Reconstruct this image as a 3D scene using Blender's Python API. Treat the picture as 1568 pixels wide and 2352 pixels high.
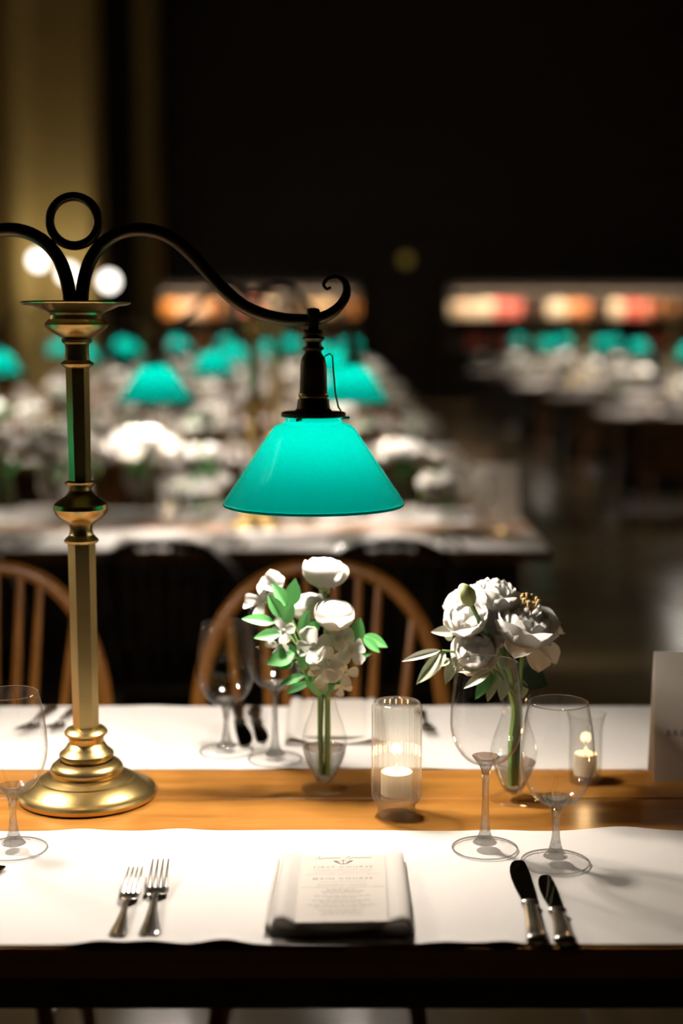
import bpy, math, random
from mathutils import Vector, Matrix, Quaternion
random.seed(7)
R = math.radians
PI = math.pi
scene = bpy.context.scene
for o in list(bpy.data.objects):
    bpy.data.objects.remove(o)
C = scene.collection

# ------------------------------------------------------------------ camera, world, exposure
FPX, CX, CY, PITCH, CAMZ = 3267.0, 784.0, 1176.0, R(7.4), 1.41
cam_d = bpy.data.cameras.new('camera')
cam_d.sensor_fit = 'VERTICAL'; cam_d.sensor_height = 36.0; cam_d.lens = 50.0
cam_d.clip_start = 0.05; cam_d.clip_end = 200
cam_d.dof.use_dof = True; cam_d.dof.focus_distance = 1.80; cam_d.dof.aperture_fstop = 1.6
cam = bpy.data.objects.new('camera', cam_d); C.objects.link(cam)
cam.location = (0, 0, CAMZ); cam.rotation_euler = (PI/2 - PITCH, 0, 0)
scene.camera = cam
world = bpy.data.worlds.new('world'); scene.world = world; world.use_nodes = True
world.node_tree.nodes['Background'].inputs[0].default_value = (0.02, 0.016, 0.01, 1)
world.node_tree.nodes['Background'].inputs[1].default_value = 0.05
vs = scene.view_settings
vs.view_transform = 'Standard'; vs.look = 'None'; vs.exposure = 0.12; vs.gamma = 1.0; vs.use_curve_mapping = False
scene.cycles.transparent_max_bounces = 24
scene.cycles.max_bounces = 8
scene.cycles.diffuse_bounces = 3
scene.cycles.transmission_bounces = 8
scene.cycles.glossy_bounces = 4
scene.cycles.sample_clamp_indirect = 4.0
scene.cycles.caustics_reflective = False
scene.cycles.use_denoising = True

BULB_W = 46.0            # each table-lamp bulb
LAMP_COL = (1.0, 0.88, 0.76)

# ------------------------------------------------------------------ helpers
TOP = 0.76              # table top height

def ray(px, py):
    x = (px - CX)/FPX; y = -(py - CY)/FPX
    c, s = math.cos(PITCH), math.sin(PITCH)
    return Vector((x, c + y*s, y*c - s))
def at_y(px, py, Y):
    d = ray(px, py); t = Y/d.y
    return Vector((d.x*t, Y, CAMZ + d.z*t))
def at_z(px, py, z=TOP):
    d = ray(px, py); t = (z - CAMZ)/d.z
    return Vector((d.x*t, d.y*t, z))

class MB:
    """collects geometry for ONE mesh object"""
    def __init__(s): s.v = []; s.f = []
    def add(s, v, f, M=None):
        o = len(s.v)
        s.v += [tuple(M @ Vector(p)) if M is not None else tuple(p) for p in v]
        s.f += [tuple(i+o for i in q) for q in f]
        return s
    def box(s, x0, x1, y0, y1, z0, z1, M=None, ch=0.0):
        if ch <= 0:
            v = [(x, y, z) for z in (z0, z1) for y in (y0, y1) for x in (x0, x1)]
            f = [(0,2,3,1), (4,5,7,6), (0,1,5,4), (2,6,7,3), (0,4,6,2), (1,3,7,5)]
            return s.add(v, f, M)
        v = []; f = []
        def ring(z, i):
            return [(x0+i, y0+ch, z), (x0+ch, y0+i, z), (x1-ch, y0+i, z), (x1-i, y0+ch, z),
                    (x1-i, y1-ch, z), (x1-ch, y1-i, z), (x0+ch, y1-i, z), (x0+i, y1-ch, z)]
        def inner(z):
            c = ch
            return [(x0+c, y0+c, z)]*2 + [(x1-c, y0+c, z)]*2 + [(x1-c, y1-c, z)]*2 + [(x0+c, y1-c, z)]*2
        rs = [inner(z0), ring(z0+ch, 0), ring(z1-ch, 0), inner(z1)]
        for r in rs: v += r
        for k in range(3):
            for i in range(8):
                j = (i+1) % 8
                f.append((k*8+i, k*8+j, k*8+8+j, k*8+8+i))
        f.append((0, 6, 4, 2)); f.append((24, 26, 28, 30))
        return s.add(v, f, M)
    def lathe(s, prof, seg=32, M=None, rfun=None, a0=0.0):
        v = []; f = []; idx = []
        for (r, z) in prof:
            if r <= 1e-7:
                idx.append([len(v)]); v.append((0, 0, z))
            else:
                row = []
                for i in range(seg):
                    a = a0 + 2*PI*i/seg
                    rr = r*(rfun(a, z) if rfun else 1)
                    row.append(len(v)); v.append((rr*math.cos(a), rr*math.sin(a), z))
                idx.append(row)
        for a, b in zip(idx, idx[1:]):
            for i in range(seg):
                j = (i+1) % seg
                if len(a) == 1 and len(b) == 1: continue
                if len(a) == 1: f.append((a[0], b[j], b[i]))
                elif len(b) == 1: f.append((a[i], a[j], b[0]))
                else: f.append((a[i], a[j], b[j], b[i]))
        return s.add(v, f, M)
    def tube(s, pts, rad, seg=10, M=None, flat=1.0, caps=True, up=None):
        pts = [Vector(p) for p in pts]; n = len(pts)
        rad = rad if isinstance(rad, (list, tuple)) else [rad]*n
        tan = []
        for i in range(n):
            a = pts[max(i-1, 0)]; b = pts[min(i+1, n-1)]
            tan.append((b-a).normalized())
        ref = Vector(up) if up else (Vector((0, 1, 0)) if abs(tan[0].y) < .9 else Vector((1, 0, 0)))
        u = (ref - tan[0]*ref.dot(tan[0])).normalized()
        v = []; f = []
        for i in range(n):
            u = (u - tan[i]*u.dot(tan[i]))
            u = u.normalized() if u.length > 1e-6 else Vector((1, 0, 0))
            w = tan[i].cross(u)
            for k in range(seg):
                a = 2*PI*k/seg
                v.append(tuple(pts[i] + (u*math.cos(a)*flat + w*math.sin(a))*rad[i]))
        for i in range(n-1):
            for k in range(seg):
                j = (k+1) % seg
                f.append((i*seg+k, i*seg+j, (i+1)*seg+j, (i+1)*seg+k))
        if caps:
            f.append(tuple(reversed(range(seg)))); f.append(tuple((n-1)*seg+k for k in range(seg)))
        return s.add(v, f, M)
    def grid(s, fn, nu, nv, M=None, flip=False):
        v = [tuple(fn(i/nu, j/nv)) for j in range(nv+1) for i in range(nu+1)]
        f = []
        for j in range(nv):
            for i in range(nu):
                q = (j*(nu+1)+i, j*(nu+1)+i+1, (j+1)*(nu+1)+i+1, (j+1)*(nu+1)+i)
                f.append(tuple(reversed(q)) if flip else q)
        return s.add(v, f, M)
    def slab(s, fn, nu, nv, th, M=None):
        """a sheet with thickness th (along -z of fn)"""
        o = len(s.v)
        top = [Vector(fn(i/nu, j/nv)) for j in range(nv+1) for i in range(nu+1)]
        bot = [p - Vector((0, 0, th)) for p in top]
        n = len(top); v = top+bot; f = []
        W = nu+1
        for j in range(nv):
            for i in range(nu):
                a = j*W+i
                f.append((a, a+1, a+1+W, a+W)); f.append((n+a, n+a+W, n+a+1+W, n+a+1))
        per = [i for i in range(nu)] + [j*W+nu for j in range(nv)] + [nv*W+i for i in range(nu, 0, -1)] + [j*W for j in range(nv, 0, -1)]
        for k in range(len(per)):
            a, b = per[k], per[(k+1) % len(per)]
            f.append((a, n+a, n+b, b))
        return s.add(v, f, M)
    def prism(s, outline, z0, z1, M=None):
        n = len(outline)
        v = [(x, y, z0) for x, y in outline] + [(x, y, z1) for x, y in outline]
        f = [tuple(reversed(range(n))), tuple(range(n, 2*n))]
        for i in range(n):
            j = (i+1) % n; f.append((i, j, n+j, n+i))
        return s.add(v, f, M)
    def mesh(s, name, mat, smooth=True, sharp=None):
        m = bpy.data.meshes.new(name); m.from_pydata(s.v, [], s.f); m.update()
        if mat: m.materials.append(mat)
        if smooth:
            m.polygons.foreach_set('use_smooth', [True]*len(m.polygons))
            if sharp is not None: m.set_sharp_from_angle(angle=R(sharp))
        return m
    def build(s, name, mat, parent=None, smooth=True, sharp=40, loc=None, rot=None, kind=None):
        return put(name, s.mesh(name, mat, smooth, sharp), parent, loc, rot, kind)

def put(name, me, parent=None, loc=None, rot=None, kind=None):
    o = bpy.data.objects.new(name, me); C.objects.link(o)
    if parent: o.parent = parent
    if loc is not None: o.location = loc
    if rot is not None: o.rotation_euler = rot
    if kind: o['kind'] = kind
    return o
def tag(o, label, cat, group=None):
    o['label'] = label; o['category'] = cat
    if group: o['group'] = group
    return o
def thing(name, label, cat, loc=(0, 0, 0), rz=0.0, group=None):
    o = bpy.data.objects.new(name, None); C.objects.link(o)
    o.empty_display_size = .05; o.location = loc; o.rotation_euler = (0, 0, rz)
    return tag(o, label, cat, group)
def copy_tree(o, parent=None):
    c = o.copy(); C.objects.link(c); c.parent = parent
    for ch in list(o.children): copy_tree(ch, c)
    return c
def dup(o, loc, rz=0.0, label=None, group=None, scale=None):
    c = copy_tree(o); c.location = loc; c.rotation_euler = (0, 0, rz)
    if label: c['label'] = label
    if group: c['group'] = group
    elif 'group' in c: del c['group']
    if scale: c.scale = scale
    return c
def look(d):       # rotation matrix whose z axis is d
    return Vector(d).to_track_quat('Z', 'Y').to_matrix().to_4x4()
def smooth_path(pts, n=6):
    """Catmull-Rom through pts"""
    P = [Vector(p) for p in pts]; out = []
    for i in range(len(P)-1):
        p0 = P[max(i-1, 0)]; p1 = P[i]; p2 = P[i+1]; p3 = P[min(i+2, len(P)-1)]
        for k in range(n):
            t = k/n
            out.append(.5*((2*p1) + (p2-p0)*t + (2*p0-5*p1+4*p2-p3)*t*t + (3*p1-p0-3*p2+p3)*t**3))
    out.append(P[-1]); return out

# ------------------------------------------------------------------ materials
def new_mat(name):
    m = bpy.data.materials.new(name); m.use_nodes = True
    nt = m.node_tree; nt.nodes.clear()
    out = nt.nodes.new('ShaderNodeOutputMaterial')
    return m, nt, out
def pm(name, col, rough=.5, metal=0.0, spec=.5, bump=None, vary=None, coat=0.0, sheen=0.0, trans=0.0):
    """principled; bump=(scale, strength[, stretch]); vary=(scale, colour2, stretch)"""
    m, nt, out = new_mat(name); N = nt.nodes; L = nt.links
    b = N.new('ShaderNodeBsdfPrincipled'); L.new(b.outputs[0], out.inputs[0])
    b.inputs['Base Color'].default_value = (*col, 1); b.inputs['Roughness'].default_value = rough
    b.inputs['Metallic'].default_value = metal; b.inputs['Specular IOR Level'].default_value = spec
    b.inputs['Coat Weight'].default_value = coat; b.inputs['Sheen Weight'].default_value = sheen
    tc = N.new('ShaderNodeTexCoord')
    def noise(scale, stretch):
        mp = N.new('ShaderNodeMapping'); mp.inputs['Scale'].default_value = stretch
        L.new(tc.outputs['Object'], mp.inputs[0])
        n = N.new('ShaderNodeTexNoise'); n.inputs['Scale'].default_value = scale; n.inputs['Detail'].default_value = 4
        L.new(mp.outputs[0], n.inputs[0]); return n
    if vary:
        n = noise(vary[0], vary[2] if len(vary) > 2 else (1, 1, 1))
        r = N.new('ShaderNodeValToRGB'); r.color_ramp.elements[0].position = .35; r.color_ramp.elements[1].position = .65
        r.color_ramp.elements[0].color = (*col, 1); r.color_ramp.elements[1].color = (*vary[1], 1)
        L.new(n.outputs[0], r.inputs[0]); L.new(r.outputs[0], b.inputs['Base Color'])
    if bump:
        n = noise(bump[0], bump[2] if len(bump) > 2 else (1, 1, 1))
        bp = N.new('ShaderNodeBump'); bp.inputs['Strength'].default_value = bump[1]; bp.inputs['Distance'].default_value = .002
        L.new(n.outputs[0], bp.inputs['Height']); L.new(bp.outputs[0], b.inputs['Normal'])
    if trans > 0:
        t = N.new('ShaderNodeBsdfTranslucent'); t.inputs[0].default_value = (*col, 1)
        mx = N.new('ShaderNodeMixShader'); mx.inputs[0].default_value = trans
        L.new(b.outputs[0], mx.inputs[1]); L.new(t.outputs[0], mx.inputs[2]); L.new(mx.outputs[0], out.inputs[0])
    return m
def wood(name, a, b2, rough=.3, scale=1.0, axis='X', coat=.0):
    m, nt, out = new_mat(name); N = nt.nodes; L = nt.links
    b = N.new('ShaderNodeBsdfPrincipled'); L.new(b.outputs[0], out.inputs[0])
    b.inputs['Roughness'].default_value = rough; b.inputs['Coat Weight'].default_value = coat; b.inputs['Coat Roughness'].default_value = .15
    tc = N.new('ShaderNodeTexCoord'); mp = N.new('ShaderNodeMapping')
    st = {'X': (1.2, 14, 14), 'Y': (14, 1.2, 14), 'Z': (14, 14, 1.2)}[axis]
    mp.inputs['Scale'].default_value = [k*scale for k in st]
    oi = N.new('ShaderNodeObjectInfo'); ml = N.new('ShaderNodeMath'); ml.operation = 'MULTIPLY'; ml.inputs[1].default_value = 9.0
    L.new(oi.outputs['Random'], ml.inputs[0]); L.new(ml.outputs[0], mp.inputs['Location'])
    L.new(tc.outputs['Object'], mp.inputs[0])
    n = N.new('ShaderNodeTexNoise'); n.inputs['Scale'].default_value = 2.5; n.inputs['Detail'].default_value = 8; n.inputs['Distortion'].default_value = .6
    n2 = N.new('ShaderNodeTexNoise'); n2.inputs['Scale'].default_value = 22; n2.inputs['Detail'].default_value = 3
    L.new(mp.outputs[0], n.inputs[0]); L.new(mp.outputs[0], n2.inputs[0])
    mx = N.new('ShaderNodeMath'); mx.operation = 'MULTIPLY_ADD'; mx.inputs[1].default_value = .35
    L.new(n2.outputs[0], mx.inputs[0]); 
    m3 = N.new('ShaderNodeMath'); m3.operation = 'MULTIPLY'; m3.inputs[1].default_value = .65
    L.new(n.outputs[0], m3.inputs[0]); L.new(m3.outputs[0], mx.inputs[2])
    r = N.new('ShaderNodeValToRGB'); r.color_ramp.elements[0].position = .36; r.color_ramp.elements[1].position = .62
    r.color_ramp.elements[0].color = (*b2, 1); r.color_ramp.elements[1].color = (*a, 1)
    L.new(mx.outputs[0], r.inputs[0]); L.new(r.outputs[0], b.inputs['Base Color'])
    bp = N.new('ShaderNodeBump'); bp.inputs['Strength'].default_value = .06; bp.inputs['Distance'].default_value = .002
    L.new(mx.outputs[0], bp.inputs['Height']); L.new(bp.outputs[0], b.inputs['Normal'])
    return m
def cloth(name, col):
    m, nt, out = new_mat(name); N = nt.nodes; L = nt.links
    b = N.new('ShaderNodeBsdfPrincipled'); L.new(b.outputs[0], out.inputs[0])
    b.inputs['Roughness'].default_value = .85; b.inputs['Specular IOR Level'].default_value = .15; b.inputs['Sheen Weight'].default_value = .15
    tc = N.new('ShaderNodeTexCoord')
    hs = []
    for d in ('X', 'Y'):
        w = N.new('ShaderNodeTexWave'); w.wave_type = 'BANDS'; w.bands_direction = d
        w.inputs['Scale'].default_value = 330; w.inputs['Distortion'].default_value = 1.2; w.inputs['Detail'].default_value = 1.0
        L.new(tc.outputs['Object'], w.inputs[0]); hs.append(w)
    mu = N.new('ShaderNodeMath'); mu.operation = 'ADD'; L.new(hs[0].outputs['Fac'], mu.inputs[0]); L.new(hs[1].outputs['Fac'], mu.inputs[1])
    n = N.new('ShaderNodeTexNoise'); n.inputs['Scale'].default_value = 9; n.inputs['Detail'].default_value = 3
    L.new(tc.outputs['Object'], n.inputs[0])
    bp = N.new('ShaderNodeBump'); bp.inputs['Strength'].default_value = .16; bp.inputs['Distance'].default_value = .0012
    L.new(mu.outputs[0], bp.inputs['Height'])
    bp2 = N.new('ShaderNodeBump'); bp2.inputs['Strength'].default_value = .25; bp2.inputs['Distance'].default_value = .01
    L.new(n.outputs[0], bp2.inputs['Height']); L.new(bp.outputs[0], bp2.inputs['Normal']); L.new(bp2.outputs[0], b.inputs['Normal'])
    r = N.new('ShaderNodeMapRange'); r.inputs['From Max'].default_value = 2; r.inputs['To Min'].default_value = .90; r.inputs['To Max'].default_value = 1.04
    L.new(mu.outputs[0], r.inputs[0])
    mc = N.new('ShaderNodeVectorMath'); mc.operation = 'SCALE'; mc.inputs[0].default_value = col
    L.new(r.outputs[0], mc.inputs['Scale']); L.new(mc.outputs[0], b.inputs['Base Color'])
    return m
def thin_glass(name, tint=(.993, .993, .99), refl=.9, milky=0.0, rough=.02, power=4.8):
    """thin-walled clear glass: straight transmission plus Fresnel-like reflection"""
    m, nt, out = new_mat(name); N = nt.nodes; L = nt.links
    t = N.new('ShaderNodeBsdfTransparent'); t.inputs[0].default_value = (*tint, 1)
    g = N.new('ShaderNodeBsdfGlossy'); g.inputs['Roughness'].default_value = rough
    lw = N.new('ShaderNodeLayerWeight'); lw.inputs[0].default_value = .5
    p = N.new('ShaderNodeMath'); p.operation = 'POWER'; p.inputs[1].default_value = power; L.new(lw.outputs['Facing'], p.inputs[0])
    a = N.new('ShaderNodeMath'); a.operation = 'MULTIPLY_ADD'; a.inputs[1].default_value = refl; a.inputs[2].default_value = .035
    L.new(p.outputs[0], a.inputs[0])
    mx = N.new('ShaderNodeMixShader'); L.new(a.outputs[0], mx.inputs[0]); L.new(t.outputs[0], mx.inputs[1]); L.new(g.outputs[0], mx.inputs[2])
    last = mx
    if milky > 0:
        d = N.new('ShaderNodeBsdfDiffuse'); d.inputs[0].default_value = (.9, .88, .84, 1)
        tr = N.new('ShaderNodeBsdfTranslucent'); tr.inputs[0].default_value = (.9, .88, .84, 1)
        md = N.new('ShaderNodeMixShader'); md.inputs[0].default_value = .5; L.new(d.outputs[0], md.inputs[1]); L.new(tr.outputs[0], md.inputs[2])
        m2 = N.new('ShaderNodeMixShader'); m2.inputs[0].default_value = milky
        L.new(mx.outputs[0], m2.inputs[1]); L.new(md.outputs[0], m2.inputs[2]); last = m2
    L.new(last.outputs[0], out.inputs[0])
    return m
def solid_glass(name, ior=1.5, mixg=.08):
    m, nt, out = new_mat(name); N = nt.nodes
    g = N.new('ShaderNodeBsdfGlass'); g.inputs['IOR'].default_value = ior; g.inputs['Roughness'].default_value = 0.0
    g.inputs[0].default_value = (.985, .99, .985, 1)
    L = nt.links
    t = N.new('ShaderNodeBsdfTransparent'); t.inputs[0].default_value = (.985, .985, .98, 1)
    gl = N.new('ShaderNodeBsdfGlossy'); gl.inputs['Roughness'].default_value = .03
    lw = N.new('ShaderNodeLayerWeight'); lw.inputs[0].default_value = .5
    p = N.new('ShaderNodeMath'); p.operation = 'POWER'; p.inputs[1].default_value = 4.5; L.new(lw.outputs['Facing'], p.inputs[0])
    a = N.new('ShaderNodeMath'); a.operation = 'MULTIPLY_ADD'; a.inputs[1].default_value = .6; a.inputs[2].default_value = .05; L.new(p.outputs[0], a.inputs[0])
    m1 = N.new('ShaderNodeMixShader'); L.new(a.outputs[0], m1.inputs[0]); L.new(t.outputs[0], m1.inputs[1]); L.new(gl.outputs[0], m1.inputs[2])
    m2 = N.new('ShaderNodeMixShader'); m2.inputs[0].default_value = mixg
    L.new(m1.outputs[0], m2.inputs[1]); L.new(g.outputs[0], m2.inputs[2]); L.new(m2.outputs[0], out.inputs[0]); return m
def emit(name, col, strength):
    m, nt, out = new_mat(name); e = nt.nodes.new('ShaderNodeEmission')
    e.inputs[0].default_value = (*col, 1); e.inputs[1].default_value = strength
    nt.links.new(e.outputs[0], out.inputs[0]); return m
def shade_mat():
    m, nt, out = new_mat('green_cased_glass'); N = nt.nodes; L = nt.links
    geo = N.new('ShaderNodeNewGeometry')
    mixc = N.new('ShaderNodeMix'); mixc.data_type = 'RGBA'
    L.new(geo.outputs['Backfacing'], mixc.inputs['Factor'])
    mixc.inputs['A'].default_value = (.0, .10, .075, 1)       # outside: green casing
    mixc.inputs['B'].default_value = (.85, .83, .78, 1)       # inside: white opal
    d = N.new('ShaderNodeBsdfDiffuse'); L.new(mixc.outputs['Result'], d.inputs[0])
    t = N.new('ShaderNodeBsdfTranslucent'); t.inputs[0].default_value = (.0, .0150, .0124, 1)
    ad = N.new('ShaderNodeAddShader'); L.new(d.outputs[0], ad.inputs[0]); L.new(t.outputs[0], ad.inputs[1])
    g = N.new('ShaderNodeBsdfGlossy'); g.inputs['Roughness'].default_value = .08
    lw = N.new('ShaderNodeFresnel'); lw.inputs[0].default_value = 1.45
    f = N.new('ShaderNodeMath'); f.operation = 'MINIMUM'; f.inputs[1].default_value = .35; L.new(lw.outputs[0], f.inputs[0])
    mx = N.new('ShaderNodeMixShader'); L.new(f.outputs[0], mx.inputs[0]); L.new(ad.outputs[0], mx.inputs[1]); L.new(g.outputs[0], mx.inputs[2])
    L.new(mx.outputs[0], out.inputs[0]); return m

M = {}
M['cloth'] = cloth('white_linen', (.60, .58, .555))
M['napkin'] = pm('white_napkin', (.72, .69, .65), .9, spec=.1, bump=(60, .15), trans=.4)
M['oak'] = wood('honey_oak', (.37, .165, .032), (.24, .094, .0155), .32, 1.0, 'X')
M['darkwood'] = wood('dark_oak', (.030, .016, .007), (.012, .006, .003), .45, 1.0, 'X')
M['chair'] = wood('chair_wood', (.30, .122, .022), (.17, .062, .010), .30, 1.5, 'Z')
M['brass'] = pm('antique_brass', (.60, .44, .18), .30, 1.0, bump=(220, .05), vary=(9, (.50, .355, .135)))
M['unlit_metal'] = pm('shade_dark_metal', (.085, .062, .036), .36, 1.0, bump=(150, .06))  # arm metal coloured darker to stand in for lack of light
M['socket'] = pm('aged_socket_bronze', (.10, .07, .038), .38, .9)
M['shade'] = shade_mat()
def rim_mat():
    m, nt, out = new_mat('green_glass_edge'); N = nt.nodes; L = nt.links
    d = N.new('ShaderNodeBsdfDiffuse'); d.inputs[0].default_value = (.0, .12, .10, 1)
    t = N.new('ShaderNodeBsdfTranslucent'); t.inputs[0].default_value = (.02, .30, .26, 1)
    a = N.new('ShaderNodeAddShader'); L.new(d.outputs[0], a.inputs[0]); L.new(t.outputs[0], a.inputs[1]); L.new(a.outputs[0], out.inputs[0]); return m
M['rim'] = rim_mat()
M['bulb'] = emit('bulb_glow', LAMP_COL, 14.0)
M['glass'] = thin_glass('clear_glass')
M['glass_solid'] = solid_glass('solid_glass')
M['glass_real'] = solid_glass('refracting_glass', 1.5, .5)
M['glass_foot'] = thin_glass('foot_glass', (.995, .995, .993), .95, 0, .02, 5.5)
M['glass_far'] = thin_glass('light_whitened_glass', (.97, .965, .95), .9, .10, .03, 3.0)  # white mixed in to imitate bright cloth showing through the glass
M['ribbed_far'] = thin_glass('painted_lit_ribbed_glass', (.93, .92, .90), .9, .30, .05, 2.4)  # stronger milky white, painted in to make the glass look lit
M['vase'] = thin_glass('vase_glass', (.95, .955, .94), .75)
M['ribbed'] = thin_glass('ribbed_glass', (.965, .96, .945), .95, .06, .02, 2.4)
M['water'] = solid_glass('water', 1.33, .5)
M['silver'] = pm('silver', (.66, .63, .60), .16, 1.0, bump=(300, .05))
M['blade'] = pm('polished_steel', (.55, .54, .50), .06, 1.0)
M['card'] = pm('cream_card', (.60, .56, .51), .75, spec=.2, trans=.25)
M['paper'] = pm('grey_card', (.66, .61, .54), .8, spec=.2, trans=.1)
M['ink'] = pm('grey_ink', (.22, .20, .18), .8)
M['ink_dark'] = pm('black_ink', (.10, .08, .06), .8)
M['petal'] = pm('white_petal', (.95, .94, .90), .6, spec=.25, trans=.5)
M['cream'] = pm('cream_petal', (.88, .84, .74), .6, spec=.25, trans=.5)
M['stamen'] = pm('ochre_stamen', (.55, .38, .14), .8)
M['leaf'] = pm('green_leaf', (.07, .26, .075), .42, spec=.4, vary=(30, (.10, .33, .10)), trans=.2)
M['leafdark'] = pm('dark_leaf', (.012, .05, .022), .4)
M['leafpale'] = pm('pale_leaf', (.34, .42, .25), .5, vary=(20, (.66, .68, .52), (1, 1, 1)), trans=.2)
M['leafwhite'] = pm('cream_leaf', (.72, .74, .58), .5, trans=.2)
M['bud'] = pm('green_bud', (.52, .58, .30), .6, trans=.2)
M['stem'] = pm('green_stem', (.13, .24, .06), .5)
M['wax'] = pm('candle_wax', (.9, .84, .72), .5, trans=.4)
M['flame'] = emit('flame', (1.0, .66, .28), 3.0)
M['globe'] = emit('globe_glow', (1.0, .93, .82), 5.0)
M['floor'] = pm('polished_stone', (.28, .21, .115), .20, spec=.6, vary=(1.3, (.22, .165, .08)))
M['grout'] = pm('floor_joint', (.05, .04, .03), .5)
M['plaster'] = pm('ochre_plaster', (.38, .27, .085), .8, bump=(12, .2))
M['darkpanel'] = wood('dark_panelling', (.034, .017, .005), (.020, .010, .003), .5, .4, 'Z')
M['ceiling'] = pm('dark_ceiling', (.10, .075, .04), .9)
M['black'] = pm('blackened_iron', (.02, .017, .012), .5, .6)

# ------------------------------------------------------------------ the hall
ROOM = dict(x0=-7.0, x1=9.5, y0=-4.0, y1=27.0, h=10.0)
def structure(name, mb, mat, **k):
    return mb.build(name, mat, kind='structure', **k)
X0, X1, Y0, Y1, H = ROOM['x0'], ROOM['x1'], ROOM['y0'], ROOM['y1'], ROOM['h']
fl = structure('floor', MB().box(X0-.2, X1+.2, Y0-.2, Y1+.2, -.12, -.008), M['grout'], smooth=False)
# stone flags, each a slab of its own
TS = 1.25
flag_me = MB().box(-TS/2+.004, TS/2-.004, -TS/2+.004, TS/2-.004, -.02, 0, ch=.003).mesh('stone_flag', M['floor'], False)
nx = int((X1-X0)/TS); ny = int((Y1-Y0)/TS)
for i in range(nx+1):
    for j in range(ny+1):
        x = X0 + (i+.5)*TS; y = Y0 + (j+.5)*TS
        if x-TS/2 > X1 or y-TS/2 > Y1: continue
        put('stone_flag', flag_me, fl, (x, y, 0))
structure('wall_left', MB().box(X0-.2, X0, Y0-.2, Y1+.2, 0, H), M['plaster'], smooth=False)
structure('wall_right', MB().box(X1, X1+.2, Y0-.2, Y1+.2, 0, H), M['plaster'], smooth=False)
wb = structure('wall_back', MB().box(X0, X1, Y1, Y1+.2, 0, H), M['darkpanel'], smooth=False)
structure('wall_front', MB().box(X0, X1, Y0-.2, Y0, 0, H), M['darkpanel'], smooth=False)
structure('ceiling', MB().box(X0-.2, X1+.2, Y0-.2, Y1+.2, H, H+.2), M['ceiling'], smooth=False)
# panels on the back wall
for (xa, xb, za, zb) in ((-1.45, 3.35, 3.3, 5.2), (-4.2, -1.65, 3.3, 5.2), (3.55, 6.1, 3.3, 5.2), (-4.2, 6.1, 5.5, 8.2)):
    p = MB()
    p.box(xa, xb, Y1-.06, Y1, za, zb, ch=.02)
    p.box(xa+.15, xb-.15, Y1-.09, Y1-.05, za+.15, zb-.15, ch=.02)
    p.build('panel', M['darkpanel'], wb, smooth=False)
MB().box(X0, X1, Y1-.18, Y1, 2.75, 2.95, ch=.03).build('cornice', M['darkpanel'], wb, smooth=False)
# lit piers along the left side
def pier(n, x0, x1, y0, y1, cols, r):
    m = MB(); m.box(x0, x1, y0, y1, 0, H)
    o = structure('trim_%d' % n, m, M['plaster'], smooth=False)
    MB().box(x0-.04, x1+.05, y0-.06, y1, 0, .35, ch=.02).build('plinth', M['plaster'], o, smooth=False)
    for x in cols:
        MB().lathe([(r*1.25, .35), (r*1.3, .42), (r*1.2, .5), (r, .56), (r*.9, H-.1), (r*1.1, H)], 32).build('half_column', M['plaster'], o, loc=(x, y0, 0))
    return o
pier(1, -6.95, at_y(215, 700, 20.3).x, 20.3, 21.4, [at_y(45, 600, 20.1).x, at_y(-110, 600, 20.1).x], .27)
pier(2, at_y(318, 700, 24.5).x, at_y(362, 700, 24.5).x, 24.5, 25.2, [], .1)

# ------------------------------------------------------------------ library tables
def boards_mesh(w, L):
    m = MB(); m.box(-L/2, L/2, -w/2+.0008, w/2-.0008, -.034, 0, ch=.0025); return m
def make_table(cx, y0, y1, x0, x1, label, group=None, top=TOP):
    D = y1-y0; L = x1-x0; cy = (y0+y1)/2; cx = (x0+x1)/2
    t = thing('library_table', label, 'table', (cx, cy, 0), 0, group)
    n = 6; w = D/n
    me = boards_mesh(w, L).mesh('tabletop_board', M['oak'], False)
    for i in range(n):
        put('tabletop_board', me, t, (0, -D/2+(i+.5)*w, top))
    a = .055
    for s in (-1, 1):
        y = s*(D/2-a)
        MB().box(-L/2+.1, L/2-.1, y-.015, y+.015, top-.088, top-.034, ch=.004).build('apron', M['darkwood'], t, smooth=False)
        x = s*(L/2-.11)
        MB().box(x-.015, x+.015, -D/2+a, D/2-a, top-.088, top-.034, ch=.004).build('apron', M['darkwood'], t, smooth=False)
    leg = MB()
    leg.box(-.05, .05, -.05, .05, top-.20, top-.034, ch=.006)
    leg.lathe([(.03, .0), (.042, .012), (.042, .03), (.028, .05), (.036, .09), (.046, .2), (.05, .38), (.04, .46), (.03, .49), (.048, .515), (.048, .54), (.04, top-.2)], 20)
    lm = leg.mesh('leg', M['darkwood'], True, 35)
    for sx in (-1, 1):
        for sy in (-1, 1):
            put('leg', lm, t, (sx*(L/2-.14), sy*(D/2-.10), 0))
    # dark board added under the middle to keep the view below black
    if y0 > 2: MB().box(-L/2+.2, L/2-.2, -.02, .02, .12, top-.05, ch=.004).build('added_dark_board', M['darkwood'], t, smooth=False)
    return t
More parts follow.
